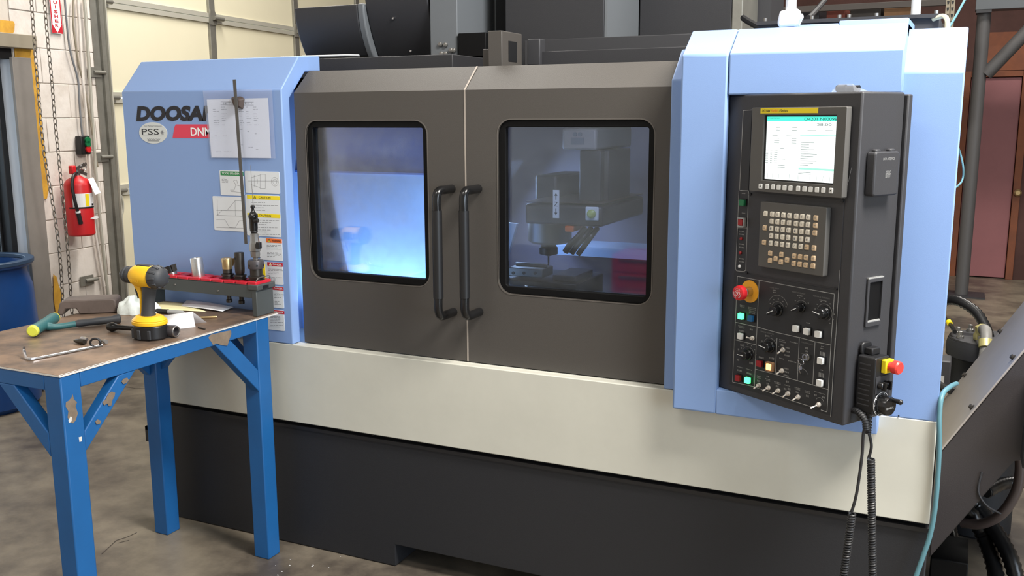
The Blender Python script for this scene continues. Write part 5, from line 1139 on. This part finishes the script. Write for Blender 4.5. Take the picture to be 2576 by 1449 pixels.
# side profile from measured edges: upper edge (0.01,.607)->(.209,.943), lower edge (.01,.266)->(.21,.605)
ue = lambda x: .607+(x-.01)*1.69; le = lambda x: .266+(x-.01)*1.695
x1 = .55
sidep = [(-.15, .0), (-.1467, .0), (.21, le(.21)), (x1, le(.21)+.03), (x1, ue(x1)), (-.15, ue(-.15))]
MB(FE_).prism([(.008, .262), (.21, le(.21)), (.60, le(.21)+.1), (.60, ue(.60)-.012), (.008, ue(.008)-.012)], -CW+.01, 0).build('side_panel', 'conveyor_side', cv, bevel=.003)
tp = MB(FE_).prism([(.008, ue(.008)-.012), (.60, ue(.60)-.012), (.60, ue(.60)), (.008, ue(.008))], -CW, .004).build('cover_plate', 'conveyor_top_lit', cv, bevel=.002)  # overhead light on the top is put into the plate colour
for x, y in ((2516, 831), (2545, 897), (2426, 942), (2444, 1021)):
    p = None
    best = None
    for k in range(200):
        xx = k*.003-.05; 
        for yy in (.33, .30+CW-.04):
            P0 = V((xx, yy, ue(xx))); d = (P0-CAM); fx_ = d.dot(RR)/d.dot(_f)*FOC+IW/2; fy_ = d.dot(DD)/d.dot(_f)*FOC+IH/2; e = (fx_-x)**2+(fy_-y)**2
            if best is None or e < best[0]: best = (e, P0)
    P0 = best[1]; nn = V((-.86, 0, .51)); MB().lathe(P0, nn, [(.010, 0), (.010, .002), (.007, .003), (.007, .009), (.004, .011)], 8).build('bolt', 'dark_steel', tp)
MB(FE_).box(.225, .60, .62, .86, .002, .10).build('drive_box', 'black', cv, bevel=.004)
MB(FE_).tube(spline([(.13, .56, .003), (.125, .50, .004), (.15, .46, .004), (.19, .44, .003)], 5), .003).build('weld_bracket', 'cover_dark', cv)

# coolant drum with fittings
Yd = 1.25; dcx = at(2452, 860, Yd).x
dc = V((max(dcx, .158), Yd, 0)); zt = atz(2440, 872, 1).z; ztop = at(2452, 852, Yd).z
dm_ = thing('coolant_drum', dc, 'black round coolant filter drum with bolts behind the conveyor', 'drum')
MB(Fr(dc)).lathe((0, 0, 0), (0, 0, 1), [(.12, .0), (.13, .01), (.13, ztop-.07), (.15, ztop-.06), (.15, ztop-.02), (.145, ztop)], 36).build('body', 'base_black', dm_)
MB(Fr(dc)).lathe((0, 0, ztop), (0, 0, 1), [(.142, 0), (.142, .008), (.02, .010)], 36).build('lid', 'cover_dark', dm_)
for k, q in enumerate((2.2, 2.9, 3.6, 4.4, 5.2, .9, 1.6)):
    p = dc+V((.115*math.cos(q), .115*math.sin(q), ztop+.008)); MB().lathe(p, (0, 0, 1), [(.014, 0), (.014, .01), (.009, .012), (.009, .026), (.005, .028)], 12).build('bolt', 'steel', dm_)
f0 = dc+V((-.03, -.06, ztop+.01))
MB(Fr(f0)).lathe((0, 0, 0), (0, 0, 1), [(.028, 0), (.03, .02), (.024, .03), (.026, .05), (.012, .06)], 8).build('brass_fitting', M('brass', (190, 180, 120), .4, .4), dm_)
c0 = dc+V((.07, -.02, ztop+.012)); MB().box(c0.x-.03, c0.x+.05, c0.y-.02, c0.y+.04, c0.z, c0.z+.035).build('tag_label', M('tag_pink', (230, 190, 165), .6), dm_, bevel=.002)
hz = thing('grey_hose', f0, 'thick grey hose curving down from the drum fitting behind the conveyor', 'hose')
MB().tube(spline([f0+V((0, 0, .04)), f0+V((.01, -.06, .045)), f0+V((.012, -.10, -.02)), f0+V((.0, -.13, -.15)), f0+V((-.03, -.14, -.4))], 8), .020, 14).build('hose', M('hose_gray', (120, 118, 114), .5), hz)
MB().tube([f0+V((.006, -.05+.0*k, .045)) for k in (0, 1)], .001).cyl(f0+V((.010, -.085, .02)), f0+V((.012, -.10, -.005)), .0235).build('hose_clamp', M('brass', (190, 180, 120), .4, .4), hz)
def corr(nm, P, r, label, mat='cord', n=7, rib=.35):
    t = thing(nm, V((P[0][0], P[0][1], P[0][2])), label, 'hose', 'black corrugated hoses'); Q = spline(P, 10)
    R2 = []; 
    for a, b in zip(Q[:-1], Q[1:]):
        st_ = max(1, int((b-a).length/(r*rib))); R2 += [a.lerp(b, k/st_) for k in range(st_)]
    R2.append(Q[-1]); MB().tube(R2, r, 12, rf=lambda i: r if i % 2 else r*.86).build('hose', mat, t, sharp=60); return t
M('hose_black', (26, 26, 27), .3)
corr('corrugated_hose', [at(2350, 765, 1.5), at(2372, 757, 1.45), at(2410, 757, 1.4), at(2455, 785, 1.35), at(2480, 825, 1.30), at(2487, 850, 1.27)], .021, 'thick black corrugated hose arching down onto the drum lid', 'hose_black')
corr('corrugated_hose', [at(2350, 960, .9), at(2375, 975, .85), at(2400, 985, .8)], .014, 'thin black corrugated conduit below the drum, beside the blue cover', 'hose_black')
tagp = thing('black_cable', at(2392, 815, 1.2), 'short black cable with a yellow band entering the drum fitting', 'cable')
MB().tube(spline([at(2375, 800, 1.35), at(2390, 815, 1.3), at(2402, 835, 1.2)], 6), .008).build('cable', 'hose_black', tagp)
MB().cyl(at(2386, 809, 1.31), at(2390, 815, 1.295), .011).build('band', 'sign_yellow', tagp)
# machine-side motor block seen between drum and cover
bl = thing('pump_block', at(2365, 940, 1.0)-V((0, 0, .2)), 'small dark pump block wedged between the blue cover and the drum', 'pump')
q = Fr((0, 1.0, 0), (1, 0, 0), (0, 0, 1)); MB(q).box(*q.rc(2350, 905, 2388, 985), -.1, 0).build('housing', 'cover_dark', bl, bevel=.006); MB(q).box(*q.rc(2356, 945, 2374, 965), 0, .004).build('label_plate', 'line_gray', bl)
# hoses on the floor at lower right
Zf = .06
def fh(pts, z0, label, r=.028, mat='hose_black', c=True):
    P = [atz(x, y, z) for (x, y, z) in pts]; return corr('corrugated_hose', P, r, label, mat)
fh([(2400, 1250, .30), (2452, 1268, .26), (2500, 1330, .2), (2540, 1400, .14), (2560, 1470, .06)], 0, 'black corrugated hose curving right under the conveyor, uppermost of the bundle')
fh([(2380, 1262, .26), (2440, 1290, .24), (2475, 1350, .16), (2500, 1420, .10), (2512, 1500, .04)], 0, 'black corrugated hose curving right under the conveyor, second from the top')
fh([(2390, 1300, .15), (2398, 1340, .12), (2408, 1390, .08), (2428, 1480, .04)], 0, 'narrow black corrugated hose dropping to the floor at the conveyor foot', .016)
fh([(2480, 1238, .36), (2520, 1218, .36), (2560, 1213, .36), (2620, 1215, .36)], 0, 'straight black hose running out of the picture to the right', .022)
sh = thing('smooth_hose', atz(2460, 1325, .05), 'smooth dark brown hose looping beside the corrugated bundle', 'hose')
MB().tube(spline([at(2566, 1140, .7), at(2566, 1190, .7), at(2555, 1240, .7), at(2520, 1292, .7), at(2470, 1318, .72), at(2420, 1315, .75)], 8), .017, 12).build('hose', M('hose_brown', (88, 76, 72), .35), sh)
kb = thing('under_frame', (-.0+.12, .5, 0), 'black machine leg and cable box in shadow under the conveyor', 'frame'); MB().box(.012, .12, .40, .6, 0, .22).build('leg_box', 'rubber', kb, bevel=.004); MB().tube(spline([atz(2375, 1340, .16), atz(2380, 1400, .1), atz(2388, 1480, .05)], 5), .014).build('cable', 'cover_dark', kb)
# teal air hose
th = thing('air_hose', at(2320, 1449, -.03), 'teal air hose hanging down the right corner of the machine', 'hose')
MB().tube(spline([at(2406, 965, .22), at(2390, 973, .1), at(2370, 995, .01), at(2363, 1050, -.012), at(2363, 1120, -.014), at(2359, 1200, -.014), at(2352, 1280, -.016), at(2340, 1345, -.018), at(2322, 1400, -.022), at(2290, 1490, -.03)], 8), .0066, 12).build('hose', 'hose_teal', th)
ah = thing('thin_air_line', at(2400, 470, .9), 'thin teal air line looping behind the right blue cover', 'hose', 'thin teal air lines')
MB().tube(spline([at(2395, 340, .5), at(2412, 375, .6), at(2423, 420, .6), at(2420, 455, .6), at(2400, 475, .5)], 8), .003).build('hose', 'hose_teal', ah)
ah = thing('thin_air_line', at(2382, 70, .5), 'thin teal air line rising diagonally above the machine at top right', 'hose', 'thin teal air lines')
MB().tube(spline([at(2380, 80, .5), at(2405, 40, .55), at(2430, -5, .6), at(2460, -50, .6)], 6), .0035).build('hose', 'hose_teal', ah)

# steel post, beam and brace
YP = 6.6; pb_ = at(2418, 740, YP); FPp = Fr((0, YP, 0), (1, 0, 0), (0, 0, 1))
po = thing('steel_post', (pb_.x, YP, 0), 'dark round steel post with base plate by the rose door', 'post')
rp = (at(2440, 740, YP).x-at(2402, 740, YP).x)/2*.9
pt_ = FPp.ij(2472, 62)
MB().cyl((pb_.x, YP, .012), (pb_.x+.0, YP, 3.0), rp, n=28).build('pole', 'post_gray', po)
MB().box(pb_.x-.19, pb_.x+.19, YP-.15, YP+.15, 0, .014).build('base_plate', 'cover_dark', po)
zb_ = at(2470, 35, YP).z
MB().box(at(2456, 30, YP).x, at(2494, 30, YP).x, YP-.10, YP+.10, zb_-.0, zb_+.025).build('cap_plate', 'cover_dark', po)
MB().tube([V((pb_.x+.05, YP, at(2476, 188, YP).z)), V((at(2600, 62, YP).x, YP, at(2600, 62, YP).z))], .055, 20).build('brace', 'post_gray', po)
MB().box(at(2453, 30, YP).x, pb_.x+3.2, YP-.1, YP+.1, zb_+.025, zb_+.40).build('beam', 'beam_gray', po, bevel=.004)

# pallet rack at the back
YR = 5.6; FRk = Fr((0, YR, 0), (1, 0, 0), (0, 0, 1))
pr = thing('pallet_rack', (FRk.ij(2392, 60)[0], YR, 0), 'tan perforated pallet rack upright with dark shelf beams behind the machine', 'rack')
ux0, ux1 = FRk.ij(2378, 30)[0], FRk.ij(2401, 30)[0]
MB(FRk).box(ux0, (ux0+ux1)/2-.004, 0, 4.2, -.06, 0).box((ux0+ux1)/2+.004, ux1, 0, 4.2, -.06, 0).box(ux0, ux1, 0, 4.2, -.06, -.01).build('upright', 'rack_tan', pr)
hm_ = MB(FRk)
for k in range(60):
    z = 1.9+k*.05
    for x in (ux0+(ux1-ux0)*.25, ux0+(ux1-ux0)*.75): hm_.prism([(x-.009, z+.012), (x+.009, z+.012), (x+.005, z-.012), (x-.005, z-.012)][::-1], .0, .0015)
hm_.build('slots', 'black', pr, kind='stuff')
ux2 = FRk.ij(1890, 30)[0]-.3
for (ya, yb2) in ((6, 22), (-62, -40)):
    MB(FRk).box(ux2, ux0, FRk.ij(2200, yb2)[1], FRk.ij(2200, ya)[1], -.03, .0).build('beam', 'rack_dark', pr, bevel=.003)
MB(FRk).box(ux2, ux2+.09, 0, 4.2, -.06, 0).build('upright', 'rack_tan', pr)
zsh = FRk.ij(2200, 60)[1]
MB(FRk).box(ux2, ux0, zsh-.12, zsh-.02, -.03, 0).box(ux2, ux0, zsh-.03, zsh-.01, -1.0, -.03).build('shelf', 'rack_dark', pr, bevel=.003)
for i, (x0, x1, y0, y1, m, lab) in enumerate([(2225, 2300, 5, 30, 'carton', 'brown carton on the pallet rack shelf beside the upright'), (2080, 2125, 20, 45, 'carton_red', 'dark red carton on the rack shelf, middle'), (2140, 2215, 14, 40, 'rack_dark', 'dark crate on the rack shelf between two cartons'), (1945, 1975, 25, 48, 'note_yellow', 'pale lit carton on the rack shelf behind the white pole'), (2010, 2060, 18, 46, 'cover_dark', 'black bin on the rack shelf, right of the white pole')]):
    q = FRk.rc(x0, y0, x1, y1, -.1); MB(FRk).box(q[0], q[1], zsh-.01, max(q[3], zsh+.12), -.6, -.1).build('carton' if 'carton' in lab else 'storage_bin', m, None, bevel=.004, label=lab, cat='box', group='boxes on the pallet rack', org=None)
# electrical cabinet behind the hood at left of the rack
FCb = Fr((0, 1.5, 0), (1, 0, 0), (0, 0, 1))
P_('rear_cabinet', MB(FCb).box(FCb.ij(1905, 20)[0], FCb.ij(1940, 20)[0], 1.74, 2.6, -.3, 0), 'frame_dark')
P_('rear_cable', MB().tube(spline([at(1870, 45, 1.0), at(1885, 55, .9), at(1905, 66, .8), at(1920, 75, .7)], 6), .012), 'cord')
P_('rear_cable', MB().tube(spline([at(2075, 0, 1.2), at(2060, 18, 1.1), at(2045, 35, 1.0), at(2035, 45, .9)], 6), .010), 'cord')
# red tool cabinet behind the photographer, mirrored in the right window
tc_ = thing('tool_cabinet', (-2.05, -4.0, 0), 'red drawer tool cabinet seen only as a reflection in the right window', 'cabinet')
MB().box(-2.35, -1.75, -4.4, -4.0, .02, .56).build('carcass', 'red', tc_, bevel=.005)
for k in range(4): d_ = MB().box(-2.32, -1.78, -3.998, -3.985, .04+k*.13, .155+k*.13).build('drawer', 'red', tc_, bevel=.003); MB().box(-2.28, -1.82, -3.985, -3.965, .125+k*.13, .14+k*.13).build('drawer_pull', 'chrome', d_)

# paint chips and cracks on the floor
fc = MB(); rr = random.Random(11)
for k in range(9):
    p = atz(rr.uniform(690, 900), rr.uniform(1395, 1448), 0); s_ = rr.uniform(.001, .0028); fc.box(p.x-s_, p.x+s_, p.y-s_*.6, p.y+s_*.6, 0, .001)
fc.build('metal_chips', 'paper', None, label='scattered pale chips on the floor beside the far right table leg', cat='chips', kind='stuff')
ck = MB()
def crack(pts):
    P = [atz(x+rr.uniform(-2, 2), y+rr.uniform(-2, 2), 0) for x, y in pts]
    for a, b in zip(P[:-1], P[1:]):
        d = (b-a).normalized(); n = V((-d.y, d.x, 0))*.002; ck.add([tuple(a-n+V((0, 0, .0008))), tuple(b-n+V((0, 0, .0008))), tuple(b+n+V((0, 0, .0008))), tuple(a+n+V((0, 0, .0008)))], [(0, 1, 2, 3)])
crack([(255, 1395), (275, 1375), (292, 1360), (318, 1352), (345, 1338)]); crack([(305, 970), (340, 978), (365, 978)]); crack([(300, 1365), (325, 1358)])
S_('trim_6', ck, M('crack', (60, 52, 46), .9), norm=False)
